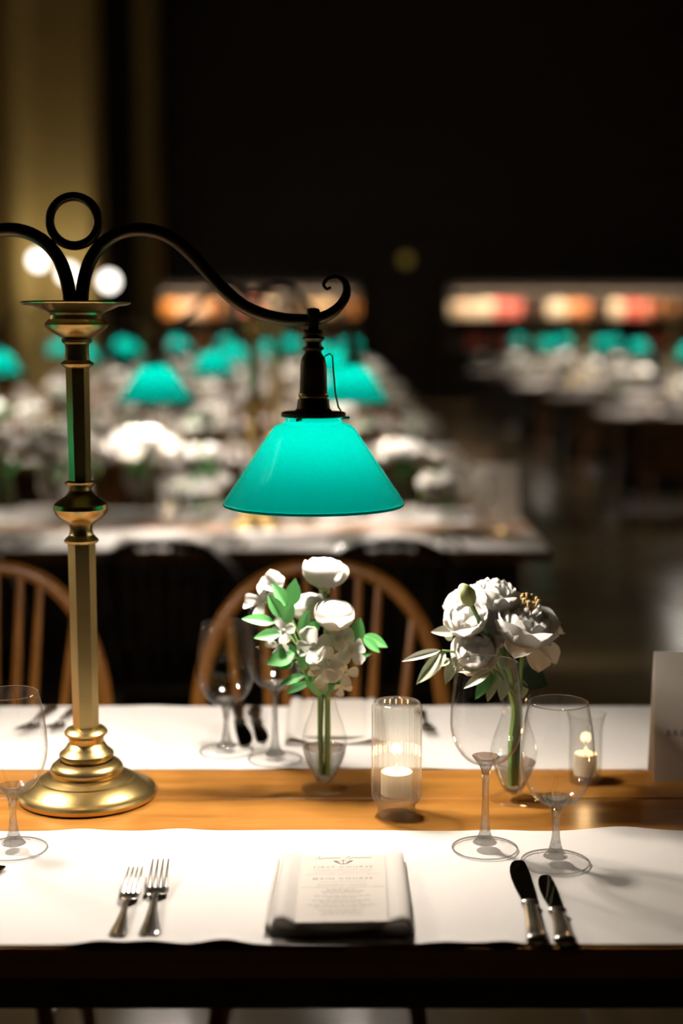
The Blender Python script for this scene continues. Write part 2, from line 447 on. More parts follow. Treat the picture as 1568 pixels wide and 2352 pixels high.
def runner(x0, x1, y0, y1, label, waves=True, group=None, seed=0, nx=120, ny=20):
    rnd = random.Random(seed)
    ph = [rnd.uniform(0, 6.28) for _ in range(6)]
    bumps = [(rnd.uniform(x0, x1), rnd.choice((0, 0, 1)), rnd.uniform(.018, .04), rnd.uniform(.001, .0025)) for _ in range(int((x1-x0)*6))] if waves else []
    if waves == 2:
        bumps = [(-.255, 0, .022, .0042), (-.205, 0, .026, .0042), (-.125, 0, .024, .006), (.11, 0, .03, .0035), (.17, 0, .025, .0035),
                 (-.335, 1, .03, .003), (-.21, 1, .03, .003), (.36, 1, .05, .006), (.2, 1, .04, .002), (.62, 0, .04, .003), (-.5, 0, .04, .003)]
    def fn(u, v):
        x = x0+(x1-x0)*u; y = y0+(y1-y0)*v
        edge = .0012*math.sin(x*7+ph[0]) + .0008*math.sin(x*19+ph[1])
        y += edge*(1-2*v)
        z = .0022 + .0005*math.sin(x*11+ph[2]+y*5)*math.sin(y*9+ph[3])
        for (bx, side, s, h) in bumps:
            d = v if side == 0 else 1-v
            z += h*math.exp(-((x-bx)/s)**2)*math.exp(-(d/.05)**2)
        return (x, y, TOP+z)
    m = MB(); m.slab(fn, nx, ny, .0016)
    o = m.build('table_runner', M['cloth'], sharp=60)
    return tag(o, label, 'table runner', group)

T1 = make_table(0, 1.427, 2.395, -2.4, 1.6, 'honey oak library table in the foreground with two white runners')
runner(-2.35, 1.55, 1.434, 1.777, 'white linen runner along the near edge under the menu and cutlery', waves=2, nx=460, ny=40)
runner(-2.35, 1.55, 2.038, 2.388, 'white linen runner along the far edge of the foreground table', seed=4, nx=240, ny=30)

ORD = ['first', 'second', 'third', 'fourth', 'fifth', 'sixth', 'seventh', 'eighth', 'ninth', 'tenth', 'eleventh', 'twelfth', 'thirteenth', 'fourteenth', 'fifteenth', 'sixteenth', 'seventeenth', 'eighteenth', 'nineteenth', 'twentieth', 'twenty-first', 'twenty-second', 'twenty-third', 'twenty-fourth']
LT = [(4.12 + 2.7*k, 5.08 + 2.7*k) for k in range(6)]         # left column behind the first table
RT = [(10.45 + 2.7*k, 11.41 + 2.7*k) for k in range(5)]       # right column
LX0, LX1 = -3.0, .62
RX0, RX1 = 1.97, 5.4
for k, (a, b) in enumerate(LT):
    make_table(0, a, b, LX0, LX1, 'blurred library table, %s back from the camera in the left column' % ORD[k+1])
    runner(LX0+.01, LX1-.01, a+.008, a+.42, 'white runner on the near edge of the %s table in the left column' % ORD[k+1], seed=k, nx=60, ny=8)
    runner(LX0+.01, LX1-.01, b-.40, b-.008, 'white runner on the far edge of the %s table in the left column' % ORD[k+1], seed=k+20, nx=60, ny=8)
for k, (a, b) in enumerate(RT):
    make_table(0, a, b, RX0, RX1, 'blurred library table across the aisle, %s from the camera in the right column' % ORD[k])
    runner(RX0+.01, RX1-.01, a+.008, a+.42, 'white runner on the near edge of the %s table in the right column' % ORD[k], seed=k+40, nx=60, ny=8)
    runner(RX0+.01, RX1-.01, b-.40, b-.008, 'white runner on the far edge of the %s table in the right column' % ORD[k], seed=k+60, nx=60, ny=8)

# ------------------------------------------------------------------ double-arm library lamp
LY = 1.922; LXP = -.355
def lz(py): return at_y(CX, py, LY).z - TOP            # lamp height from pixel row
def lr(hp, py):                                          # half width in px -> metres
    z = lz(py) + TOP
    zc = LY*math.cos(PITCH) + (CAMZ - z)*math.sin(PITCH)
    return hp/FPX*zc
def make_lamp():
    t = thing('library_lamp', 'x', 'lamp', (LXP, LY, TOP))
    br, dk = M['brass'], M['unlit_metal']
    # base
    pr = [(0, .0006), (.094, .0006), (.0962, .003), (.0965, .008), (.094, .0115), (.086, .0135), (.0845, .0150), (.070, .0245), (.0655, .0262), (.0648, .0278), (.056, .0318), (.050, .034), (.030, .034)]
    MB().lathe(pr, 72).build('base', br, t, sharp=32)
    def ring(name, pts, mat=br, parent=t, seg=56, sharp=35):
        return MB().lathe(pts, seg).build(name, mat, parent, sharp=sharp)
    def bulge(zc_, h, r0, r1, n=10, p=.5):
        return [(r0+(r1-r0)*math.sin(PI*i/n)**p, zc_-h+2*h*i/n) for i in range(n+1)]
    ring('base_ring', bulge(.040, .0125, .036, .0505))
    ring('base_ring', [(.026, .049), (.031, .050), (.0365, .0565), (.038, .0605), (.0372, .0635), (.033, .0665), (.0285, .0715), (.0255, .0765), (.020, .079)])
    ring('base_ring', [(.0225, .076), (.024, .081), (.0245, .086), (.0295, .0905), (.0298, .0935), (.026, .098), (.018, .1005), (.0, .1005)])
    # hexagonal lower shaft
    z0, z1 = .099, lz(1246)
    MB().lathe([(0, z0), (.0178, z0), (.0188, z1), (0, z1)], 6, a0=R(12)).build('lower_shaft', br, t, smooth=False)
    kn = [(0, z1-.001)]
    for (py, hp) in ((1249, 28), (1245, 38), (1240, 40), (1236, 36), (1228, 28), (1215, 25), (1203, 27), (1197, 36), (1190, 48), (1180, 58), (1168, 63), (1158, 61), (1150, 52), (1143, 40), (1136, 31), (1126, 25), (1118, 26), (1112, 33), (1107, 35), (1104, 30)):
        kn.append((lr(hp, py), lz(py)))
    kn.append((0, lz(1103)))
    ring('knop', kn, sharp=30)
    z2, z3 = lz(1104), lz(842)
    MB().lathe([(0, z2), (.0148, z2), (.0160, z3), (0, z3)], 6, a0=R(12)).build('upper_shaft', br, t, smooth=False)
    cp = [(0, z3-.001)]
    for (py, hp) in ((845, 26), (841, 34), (836, 38), (831, 34), (827, 28), (800, 27), (790, 28), (786, 34), (780, 35), (776, 33), (772, 40), (762, 58), (752, 70), (746, 73), (741, 70), (733, 62), (724, 60), (719, 62), (717, 66)):
        cp.append((lr(hp, py), lz(py)))
    cp.append((0, lz(716)))
    ring('capital', cp, sharp=30)
    ring('drip_dish', [(0, lz(718)), (lr(64, 717), lz(717)), (lr(80, 711), lz(711)), (lr(98, 703), lz(703)), (lr(116, 701), lz(701)), (lr(124, 698), lz(698)), (lr(126, 695), lz(695)), (lr(122, 692), lz(692)), (lr(100, 693), lz(693)), (0, lz(694))], br)
    # arms: points in px relative to the post at x=172, dish row 690
    zc0 = LY*math.cos(PITCH)
    def apt(px, py, s=1): 
        p = at_y(px, py, LY); q = at_y(176, 690, LY)
        return (s*(p.x-q.x), 0, p.z-TOP)
    arm = [(190, 700), (191, 670), (197, 632), (212, 592), (240, 557), (280, 534), (325, 527), (370, 535), (412, 558), (455, 598), (500, 650), (545, 692), (590, 717), (640, 731), (690, 735), (735, 731), (772, 712), (795, 682), (796, 654), (778, 638), (757, 640), (745, 653), (752, 664), (762, 660)]
    rad = [15.5]*12 + [15, 15, 14.5, 13.5, 12, 10.5, 8.5, 6.5, 5, 4, 3.2, 3]
    # shade hangs at .3175 from the post
    for s in (1, -1):
        pts = smooth_path([apt(x, y, s) for x, y in arm], 5)
        rr = []
        for i in range(len(arm)-1):
            for k in range(5): rr.append((rad[i]*(1-k/5)+rad[i+1]*k/5)/FPX*zc0)
        rr.append(rad[-1]/FPX*zc0)
        MB().tube(pts, rr, 12, flat=.8, up=(0, 1, 0)).build('arm', dk, t, sharp=50)
    c = at_y(170, 508, LY); q = at_y(176, 690, LY)
    rg = 55/FPX*zc0; pts = [(rg*math.cos(a), 0, c.z-TOP+rg*math.sin(a)) for a in [2*PI*i/48 for i in range(49)]]
    MB().tube(pts, 10.5/FPX*zc0, 12, caps=False, up=(0, 1, 0)).build('finial_ring', dk, t)
    for s in (1, -1):
        hx = s*(at_y(720, 1060, LY).x - LXP)
        def sp(l, z_off=0): return [(lr(h, y), lz(y)) for (y, h) in l]
        def at(mb, nm, mat, sharp=35, par=t):
            return mb.build(nm, mat, par, sharp=sharp, loc=(hx, 0, 0) if par is t else None)
        cl = MB().lathe([(0, lz(760))] + sp([(760, 16), (722, 16.5), (714, 16), (709, 13), (707, 6)]) + [(0, lz(707))], 20)
        at(cl, 'hanger', M['socket'])
        body = MB().lathe([(0, lz(950))] + sp([(950, 52), (944, 44), (938, 38), (917, 36), (916, 32), (880, 31), (838, 30), (822, 27), (812, 20), (806, 18), (803, 24), (799, 25), (796, 19), (786, 18), (781, 24), (777, 26), (773, 22), (769, 22), (766, 26), (761, 25), (757, 17)]) + [(0, lz(757))], 32)
        b = at(body, 'socket', M['socket'])
        bd = MB().lathe(sp([(913, 33), (911, 34), (904, 34), (902, 33)]), 32); bd.build('brass_band', M['brass'], b)
        MB().tube([(lr(26, 830), 0, lz(818)), (lr(37, 830), -.004, lz(812)), (lr(44, 830), -.005, lz(818)), (lr(46, 850), -.004, lz(850)), (lr(50, 900), -.003, lz(900)), (lr(57, 935), 0, lz(935)), (lr(66, 948), 0, lz(948))], .0012, 6).build('switch_wire', M['socket'], b)
        pl = MB().lathe([(0, lz(957))] + sp([(957, 72), (956, 74), (948, 74), (946, 71), (945, 40)]) + [(0, lz(945))], 48)
        plo = at(pl, 'fitter', M['socket'])
        for a in (R(-115), R(5), R(125)):
            MB().tube([(lr(66, 960)*math.cos(a), lr(66, 960)*math.sin(a), lz(960)), (lr(83, 960)*math.cos(a), lr(83, 960)*math.sin(a), lz(960))], .0022, 8).build('thumb_screw', M['socket'], plo)
        sh = MB().lathe(sp([(1158.5, 205), (1154, 207.5), (1150, 206), (1100, 172.5), (1050, 139), (1000, 105.5), (985, 95.5), (978, 88), (974, 79), (970, 68), (966, 64.5), (955, 64.5)]), 96)
        so = at(sh, 'shade', M['shade'], sharp=80)
        rt = [(lr(205.5, 1158)*math.cos(a), lr(205.5, 1158)*math.sin(a), lz(1157)) for a in [2*PI*i/72 for i in range(73)]]
        MB().tube(rt, .0019, 8, caps=False, up=(0, 0, 1)).build('rim', M['rim'], so)
        zb = lz(1060)
        MB().lathe([(0, zb-.026), (.012, zb-.023), (.021, zb-.012), (.023, zb), (.019, zb+.014), (.012, zb+.028), (.011, zb+.04), (0, zb+.04)], 20).build('bulb', M['bulb'], t, loc=(hx, 0, 0))
        ld = bpy.data.lights.get('bulb_light') or bpy.data.lights.new('bulb_light', 'POINT')
        ld.energy = BULB_W; ld.color = LAMP_COL; ld.shadow_soft_size = .035
        lo = bpy.data.objects.new('bulb_light', ld); C.objects.link(lo); lo.parent = t; lo.location = (hx, 0, zb)
    return t
LAMP = make_lamp()
LAMP['label'] = 'brass double-arm lamp with green glass shade in the foreground'
LCY = [(a+b)/2 for a, b in LT]; RCY = [(a+b)/2 for a, b in RT]
lamps = [(0, -.285, 0), (0, -2.2, 1), (1, -.345, 0), (1, -2.07, 1), (2, -.43, 0), (2, -2.12, 1), (3, -.33, 0), (3, -2.2, 1), (4, -.2, 0), (4, -2.05, 1), (5, -.35, 0), (5, -1.78, 1)]
for k, x, w in lamps:
    dup(LAMP, (x, LCY[k]+.03, TOP), 0, 'double-arm green-shaded lamp, the %s one on the %s table in the left column' % ('right-hand' if w == 0 else 'left-hand', ORD[k+1]), 'green lamps on the tables behind')
rlamps = ((0, 2.98), (1, 3.15), (2, 2.65), (3, 3.3), (4, 3.0))
for k, x in rlamps:
    dup(LAMP, (x, RCY[k], TOP), 0, 'double-arm green-shaded lamp on the %s table across the aisle' % ORD[k], 'green lamps across the aisle')

# ------------------------------------------------------------------ glassware
def glass_meshes(kind, seg):
    if kind == 'wine':
        H_, zb, rm, zm, rr, fr = .239, .110, .045, .163, .0372, .041
    else:
        H_, zb, rm, zm, rr, fr = .201, .074, .045, .132, .0355, .0416
    bowl = []
    n = 14
    for i in range(n+1):                       # bottom of the bowl up to the widest point
        a = PI/2*i/n
        bowl.append((.006+(rm-.006)*math.sin(a)**.92, zm-(zm-zb)*math.cos(a)**1.12))
    for i in range(1, 9):
        t = i/8; bowl.append((rm-(rm-rr)*t**1.8, zm+(H_-zm)*t))
    inner = [(max(r-.0011, .004), z+.0011 if r < rm*.9 else z) for r, z in reversed(bowl)]
    b = MB().lathe(bowl + inner, seg)
    ft = MB().lathe([(fr, .0018), (fr-.001, .0028), (fr*.72, .0046), (fr*.5, .0070), (.0185, .0082), (.0, .0084)], seg)
    st = [(0, .0086), (.0150, .0088), (.0118, .0125), (.0078, .0195), (.0052, .032), (.0042, (zb+.02)/2), (.0044, zb-.022), (.0056, zb-.009), (.0085, zb-.0012), (.0125, zb+.0035), (.0172, zb+.0100), (.0120, zb+.0072), (.006, zb+.0050), (0, zb+.0045)]
    return b, MB().lathe(st, seg), ft, rr, fr, H_
def make_glass(kind, seg, loc, label, group=None, rz=0):
    b, s, ft, rr, fr, H_ = glass_meshes(kind, seg)
    t = thing('wine_glass' if kind == 'wine' else 'water_goblet', label, 'glass', loc, rz, group)
    b.build('bowl', M['glass'], t, sharp=80)
    s.build('stem', M['glass_real'], t, sharp=60)
    f_ = ft.build('foot', M['glass_foot'], t, sharp=60)
    pts = [((fr-.0006)*math.cos(a), (fr-.0006)*math.sin(a), .0018) for a in [2*PI*i/seg for i in range(seg+1)]]
    MB().tube(pts, .0011, 8, caps=False, up=(0, 0, 1)).build('foot_edge', M['glass_real'], f_)
    pts = [(rr*math.cos(a), rr*math.sin(a), H_) for a in [2*PI*i/seg for i in range(seg+1)]]
    MB().tube(pts, .0007, 6, caps=False, up=(0, 0, 1)).build('rim', M['glass_real'], t)
    return t
CZ = TOP+.0026   # top of the runner cloth
def base_at(px, py, z=CZ): 
    p = at_z(px, py, z); return (p.x, p.y, z)
WG = make_glass('wine', 64, base_at(1113, 1950), 'tall clear wine glass just behind the goblet and knives')
GB = make_glass('goblet', 64, base_at(1275, 1982), 'shorter clear water goblet standing behind the two knives')
dup(GB, base_at(32, 1952), .4, 'clear water goblet cut by the left frame edge in front of the lamp base')
dup(GB, base_at(520, 1727), 1.0, 'blurred water goblet on the far runner left of the bud vase')
dup(WG, base_at(632, 1745), 2.0, 'blurred tall wine glass on the far runner just left of the bud vase')

# far glassware: one mesh each
def far_glass(kind):
    b, s, ft, rr, fr, H_ = glass_meshes(kind, 18)
    m = MB(); m.add(b.v, b.f); nb = len(m.f); m.add(s.v, s.f); m.add(ft.v, ft.f)
    me = m.mesh('far_'+kind, M['glass_far'], True, 60); me.materials.append(M['glass_solid'])
    for p in me.polygons[nb:]: p.material_index = 1
    return me
FWINE, FGOB = far_glass('wine'), far_glass('goblet')

# ------------------------------------------------------------------ cutlery
def sweep_flat(sections):
    """sections: (y, halfwidth, z, halfthick) -> smooth lozenge-section bar along y"""
    m = MB(); seg = 12; v = []; f = []
    for (y, w, z, h) in sections:
        for k in range(seg):
            a = 2*PI*k/seg
            ca, sa = math.cos(a), math.sin(a)
            v.append((w*math.copysign(abs(ca)**.8, ca), y, z+h*math.copysign(abs(sa)**.8, sa)))
    n = len(sections)
    for i in range(n-1):
        for k in range(seg):
            j = (k+1) % seg; f.append((i*seg+k, (i+1)*seg+k, (i+1)*seg+j, i*seg+j))
    f.append(tuple(range(seg))); f.append(tuple(reversed([(n-1)*seg+k for k in range(seg)])))
    return m.add(v, f)
def make_fork(L, w, loc, rz, label):
    t = thing('fork', label, 'fork', loc, rz)
    k = L/.187
    hs = [(0, .006, .0028, .0015), (.003*k, .0105, .003, .0022), (.009*k, .0118, .0032, .0026), (.02*k, .0105, .0036, .0024), (.04*k, .0075, .0045, .0022), (.06*k, .0052, .0062, .0021), (.085*k, .0034, .0085, .002), (.098*k, .0030, .0085, .002), (.106*k, .0042, .0072, .0018)]
    hs = [(y, a*w/.0135, z, h) for (y, a, z, h) in hs]
    hd = sweep_flat(hs).build('handle', M['silver'], t, sharp=60)
    # raised border beads on the handle end
    for s in (-1, 1):
        MB().tube([(s*a*w/.0135*.82, y, z+h*.75) for (y, a, z, h) in hs[1:7]], .0008, 6).build('border', M['silver'], hd)
    ys = .103*k
    hd2 = sweep_flat([(ys, .004*w/.0135, .0070, .0016), (ys+.005, w*.78, .0052, .0013), (ys+.010, w*.97, .0046, .0012), (ys+.018, w, .0050, .0012), (ys+.024, w*.99, .0056, .0011)])
    hd2.build('head', M['silver'], t, sharp=60)
    for i in range(4):
        x = (-1+2*(i+.5)/4)*w*.94
        pts = []; rr = []
        for j in range(8):
            u = j/7; y = ys+.021+(L-ys-.021)*u
            pts.append((x*(1-.03*u), y, .0054+.0085*math.sin(u*1.5)+.002*u)); rr.append(.0021-.0014*u**1.6)
        MB().tube(pts, rr, 8, flat=1.0).build('tine', M['silver'], t)
    return t
def knife_outline(L, bl, w):
    o = [(-.45, 0), (-.62, .15), (-.85, .35), (-.98, .55), (-1.0, .7), (-.93, .82), (-.76, .92), (-.48, .98), (-.1, 1.0), (.12, .99), (.24, .93), (.33, .8), (.43, .5), (.50, .2), (.52, 0)]
    return [(x*w, L-bl+bl*y) for x, y in reversed(o)]
def make_knife(L, bl, w, loc, rz, label):
    t = thing('knife', label, 'knife', loc, rz)
    y0 = L-bl
    k = y0/.12
    hs = [(y_, 1.25*a_, z_, h_) for (y_, a_, z_, h_) in [(0, .004, .0055, .003), (.002, .0085, .006, .0045), (.007*k, .0102, .0062, .0055), (.014*k, .0098, .0062, .0052), (.018*k, .0088, .0062, .0046), (.04*k, .0078, .006, .0046), (.07*k, .0066, .0058, .0044), (.100*k, .0062, .0055, .0042), (y0-.006, .0064, .0052, .0042)]]
    h = sweep_flat(hs).build('handle', M['silver'], t, sharp=60)
    for s in (-1, 1):
        MB().tube([(s*a*.62, y, z+hh*.8) for (y, a, z, hh) in hs[2:8]], .0009, 6).build('border', M['silver'], h)
    sweep_flat([(y0-.008, .0075, .0052, .0040), (y0-.006, .0102, .0052, .0052), (y0-.002, .0105, .0052, .0052), (y0, .0088, .0050, .0036), (y0+.003, .008, .0045, .0022)]).build('collar', M['silver'], t)
    bm = MB(); ol = knife_outline(L, bl, w)
    bm.prism(ol, .0030, .0044)
    b = bm.build('blade', M['blade'], t, smooth=False)
    # the blade leans on its edge so that its face tilts away
    b.rotation_euler = (0, R(4), 0)
    return t
def aim(p, q):   # angle so that local +y runs from p to q
    return math.atan2(-(q[0]-p[0]), q[1]-p[1])
f1a, f1b = base_at(268, 2159), base_at(316, 2010)
FORK1 = make_fork(.166, .0115, f1a, aim(f1a, f1b), 'smaller salad fork, left of the two silver forks')
f2a, f2b = base_at(342, 2158), base_at(372, 1990)
FORK2 = make_fork(.190, .0135, f2a, aim(f2a, f2b), 'larger dinner fork, right of the two silver forks')
k1a, k1b = base_at(1235, 2176), base_at(1197, 1985)
KN1 = make_knife(.236, .130, .0170, k1a, aim(k1a, k1b), 'larger silver dinner knife with a broad dark-reflecting blade')
k2a, k2b = base_at(1299, 2178), base_at(1258, 2019)
KN2 = make_knife(.192, .106, .0145, k2a, aim(k2a, k2b), 'smaller silver butter knife at the right with a rounded blade')
p = base_at(12, 1996)
dup(KN2, (p[0]-.078, p[1]-.176, CZ), R(-24), 'butter knife mostly beyond the left edge, only its tip showing')
# far-side cutlery on the foreground table (handles point away from the camera)
def far_cut(proto, tip_px, L, rz, label):
    p = base_at(*tip_px)
    return dup(proto, (p[0]-L*math.sin(rz)*-1*-1 if False else p[0]+L*math.sin(rz), p[1]-L*math.cos(rz), CZ), rz, label)
far_cut(KN1, (556, 1706), .205, R(180+6), 'blurred dinner knife on the far runner, left of its pair')
far_cut(KN2, (597, 1708), .185, R(180+6), 'blurred butter knife on the far runner, right of its pair')
far_cut(FORK2, (45, 1700), .190, R(180-4), 'blurred fork on the far runner, left of the pair behind the left goblet')
far_cut(FORK1, (110, 1695), .166, R(180-4), 'blurred fork on the far runner beside the lamp shaft')
far_cut(FORK1, (990, 1700), .166, R(180+3), 'blurred fork on the far runner between candle and wine glass')

# ------------------------------------------------------------------ napkin and menu
def napkin_profile():
    return [(-.066, .0032), (-.035, .0008), (0, .0004), (.035, .0008), (.066, .0036), (.0725, .009), (.0735, .0145), (.0695, .0195), (.0625, .0205), (.056, .0175), (.043, .0105), (.024, .0058), (0, .0042),
            (-.024, .0056), (-.043, .010), (-.056, .0165), (-.0625, .0195), (-.069, .0185), (-.0725, .0135), (-.0715, .008)]
def make_napkin(loc, rz, label, L=.222):
    t = thing('napkin', label, 'napkin', loc, rz)
    def sheet(prof, th, sx, dz, y0, y1, name):
        P_ = smooth_path([(x*sx, 0, z+dz) for x, z in prof + prof[:1]], 4)[:-1]
        m = MB(); n = len(P_); ny = 12; v = []; f = []
        for j in range(ny+1):
            u = j/ny; y = y0+(y1-y0)*u
            for p in P_:
                v.append((p.x*(1+.012*math.sin(u*5)), y+.002*math.sin(p.x*60), p.z*.88*(1-.35*u)+.0008))
        for j in range(ny):
            for i in range(n):
                k = (i+1) % n; f.append((j*n+i, j*n+k, (j+1)*n+k, (j+1)*n+i))
        m.add(v, f)
        o = m.build(name, M['napkin'], t, sharp=None)
        md = o.modifiers.new('thickness', 'SOLIDIFY'); md.thickness = .0011; md.offset = -1
        return o
    sheet(napkin_profile(), 0, 1.0, 0.0015, 0, L, 'fold')
    low = [(-.074, .0005), (0, 0), (.07, .0005), (.0745, .003), (.07, .0055), (0, .003), (-.074, .006), (-.0785, .0095), (-.081, .006), (-.079, .002)]
    sheet(low, 0, 1.0, 0.0, .004, L-.012, 'under_fold')
    return t
NK = make_napkin((at_z(783, 2160, CZ).x, 1.449, CZ), R(-.5), 'white folded napkin under the menu card at the near table edge')
def text_mesh(s, size, mat, shear=0, spacing=1.0, bold=0):
    cu = bpy.data.curves.new('t', 'FONT'); cu.body = s; cu.size = size; cu.align_x = 'CENTER'; cu.align_y = 'CENTER'
    cu.shear = shear; cu.space_character = spacing; cu.offset = bold; cu.resolution_u = 3
    o = bpy.data.objects.new('t', cu); C.objects.link(o)
    dg = bpy.context.evaluated_depsgraph_get()
    me = bpy.data.meshes.new_from_object(o.evaluated_get(dg))
    bpy.data.objects.remove(o); bpy.data.curves.remove(cu)
    me.materials.clear(); me.materials.append(mat); return me
def make_menu(loc, rot, label, printed=True):
    W, L = .1, .206
    t = thing('menu_card', label, 'menu', loc); t.rotation_euler = rot
    MB().box(-W/2, W/2, 0, L, 0, .0007).build('card', M['card'], t, smooth=False)
    if not printed: return t
    z = .00095
    def line(y, s, size, **k):
        me = text_mesh(s, size, M['ink'], **k); put('printed_line', me, t, (0, y, z))
    line(.166, 'FIRST COURSE', .0086, spacing=1.32, bold=.00006)
    line(.1565, 'SPINACH + ARUGULA SALAD', .0050, spacing=1.1)
    line(.1497, 'pickled pears, toasted almonds', .0046, spacing=1.1)
    line(.1430, 'shaved manchego, sherry citrus vinaigrette', .0044, spacing=1.1)
    line(.128, 'MAIN COURSE', .0086, spacing=1.32, bold=.00006)
    line(.1185, 'choice of selections above', .0044, spacing=1.1)
    line(.1085, 'ROULADE OF CHICKEN', .0050, spacing=1.1)
    line(.1010, 'WITH PROSCIUTTO, FONTINA + SAGE', .0050, spacing=1.1)
    rnd = random.Random(3)
    # lines too small to read: rows of word-length strokes
    for (y, w) in ((.094, .036), (.089, .048), (.084, .044), (.0745, .062), (.0690, .034), (.061, .066), (.056, .05), (.048, .078), (.042, .062), (.033, .05), (.027, .04), (.021, .046)):
        m = MB(); x = -w/2
        while x < w/2:
            l = rnd.uniform(.003, .008); m.box(x, min(x+l, w/2), y-.0006, y+.0006, z, z+.00004); x += l+.0016
        m.build('printed_line', M['ink'], t, smooth=False)
    # handwritten-looking names
    def script(x0, x1, y, amp, seed):
        r = random.Random(seed); pts = [(x0-.004, y-.004, z), (x0+.002, y+amp, z), (x0+.001, y-.0025, z)]
        n = 11
        for i in range(n*2):
            xx = x0+.004+(x1-x0-.004)*i/(n*2-1)
            pts.append((xx+.0006*(i % 2), y+(.0016+r.uniform(-.0005, .0008) if i % 2 else -.0010), z))
        MB().tube(smooth_path(pts, 4), .00022, 4).build('script_name', M['ink'], t)
    script(-.030, -.004, .197, .007, 1); script(.006, .034, .197, .007, 2)
    # emblem: upright staff with a ring on top, curved foot and two laurel sprigs
    em = MB(); ey = .1775
    em.tube([(0, ey-.0005, z), (0, ey+.0095, z)], .00055, 5)
    em.tube([(.0011*math.cos(a), ey+.0105+.0011*math.sin(a), z) for a in [2*PI*i/12 for i in range(13)]], .00028, 4, caps=False)
    em.tube([(.0075*math.sin(a), ey+.0065-.0075*math.cos(a), z) for a in [-.9+1.8*i/10 for i in range(11)]], .00035, 5)
    em.tube([(.0085*math.sin(a), ey+.0025+.0085*math.cos(a), z) for a in [-.8+1.6*i/10 for i in range(11)]], .00015, 4)
    for s in (-1, 1):
        em.tube([(s*.0045, ey+.0015, z), (s*.0075, ey+.005, z), (s*.0092, ey+.0095, z)], .0002, 4)
        for (x, y) in ((.0055, .003), (.007, .0048), (.0082, .007), (.009, .009)):
            for d in (-1, 1):
                em.tube([(s*x, ey+y, z), (s*(x+d*.0014+.0004), ey+y+.0012, z), (s*(x+d*.0024+.0006), ey+y+.0014, z)], [.0002, .0005, .0001], 5)
    em.build('emblem', M['ink'], t)
    return t
MC = make_menu((.0, 1.4505, CZ+.0168), (R(-1.5), R(-1.2), R(-.6)), 'printed cream menu card lying on the near napkin')
dup(NK, (-.012, 2.372, CZ), R(180), 'blurred folded napkin on the far runner behind the bud vase')
mf = make_menu((-.012, 2.37, CZ+.0168), (R(-1.5), 0, R(180)), 'blurred menu card on the napkin behind the bud vase', False)

# ------------------------------------------------------------------ tent card at the right
def make_tent(loc, rz, label, w=.128, h=.186, text=None):
    t = thing('table_card', label, 'card', loc, rz)
    def leaf(s):
        m = MB()
        Mx = Matrix.Translation((0, 0, h)) @ Matrix.Rotation(R(-7*s), 4, 'X')
        m.box(-w/2, w/2, -.0006, .0006, -h/math.cos(R(7))+.0005, 0, M=Mx); return m
    leaf(1).build('front_leaf', M['paper'], t, smooth=False)
    leaf(-1).build('back_leaf', M['paper'], t, smooth=False)
    if text:
        me = text_mesh(text, .0125, M['ink_dark'], spacing=1.45)
        o = put('printed_name', me, t)
        o.matrix_local = Matrix.Translation((0, 0, h)) @ Matrix.Rotation(R(-7), 4, 'X') @ Matrix.Translation((-w/2+.031, -.0009, -.118)) @ Matrix.Rotation(R(90), 4, 'X')
    return t
tp = at_z(1498, 1795, TOP)
make_tent((tp.x+.066, tp.y+.022, TOP), R(-1), 'grey-cream tent card at the right edge with letters showing', text='BRE')

# ------------------------------------------------------------------ candles
def ribbed_holder(loc, label):
    t = thing('candle_holder', label, 'candle holder', loc)
    Hh, r = .156, .0312
    rib = lambda a, z: 1+.085*abs(math.cos(12*a)) if z > .026 and z < Hh-.004 else 1
    MB().lathe([(.0245, .0015), (.0255, .004), (.0255, .017), (.0262, .019), (.0305, .022), (r, .027), (r, .04), (r, .08), (r, .12), (r, Hh-.0045), (r*1.0, Hh-.003), (r*.985, Hh), (r*.95, Hh+.0006), (r*.93, Hh-.002)], 168, rfun=rib).build('outer_wall', M['ribbed'], t, sharp=70)
    MB().lathe([(r*.93, Hh-.002), (r*.91, .12), (r*.91, .06), (r*.90, .034), (r*.6, .030), (0, .030)], 48).build('inner_wall', M['vase'], t, sharp=80)
    MB().lathe([(0, .001), (.0245, .0015), (.025, .016), (.029, .0225), (.0285, .0285), (0, .0288)], 48).build('glass_foot', M['ribbed'], t, sharp=50)
    return t
def candle(loc, label, r=.018, h=.026, power=.12):
    t = thing('candle', label, 'candle', loc)
    MB().lathe([(0, 0), (r, 0), (r, h), (r*.9, h+.001), (r*.5, h-.002), (0, h-.003)], 28).build('wax', M['wax'], t, sharp=50)
    MB().tube([(0, 0, h-.004), (.0004, 0, h+.002)], .0007, 6).build('wick', M['ink_dark'], t)
    MB().lathe([(0, h-.0015), (.0028, h+.001), (.0032, h+.004), (.002, h+.008), (.0008, h+.0105), (0, h+.0115)], 12).build('flame', M['flame'], t)
    ld = bpy.data.lights.new('flame_light', 'POINT'); ld.energy = power; ld.color = (1, .62, .28); ld.shadow_soft_size = .008
    lo = bpy.data.objects.new('flame_light', ld); C.objects.link(lo); lo.parent = t; lo.location = (0, 0, h+.014)
    return t
hp = base_at(910, 1873, TOP)
ribbed_holder(hp, 'tall ribbed glass candle holder beside the flower vase')
candle((hp[0], hp[1], TOP+.031), 'small lit white candle inside the tall ribbed holder', .021, .030, .3)
vp = base_at(1343, 1797, TOP)
vt = thing('votive_holder', 'short clear glass votive holder behind the water goblet', 'candle holder', vp)
MB().lathe([(.0225, .001), (.0235, .004), (.0235, .05), (.024, .08), (.0262, .097), (.0278, .103)], 56).build('outer_wall', M['vase'], vt, sharp=80)
MB().lathe([(.0278, .103), (.0250, .095), (.0218, .08), (.0215, .014), (0, .012)], 48).build('inner_wall', M['glass'], vt, sharp=80)
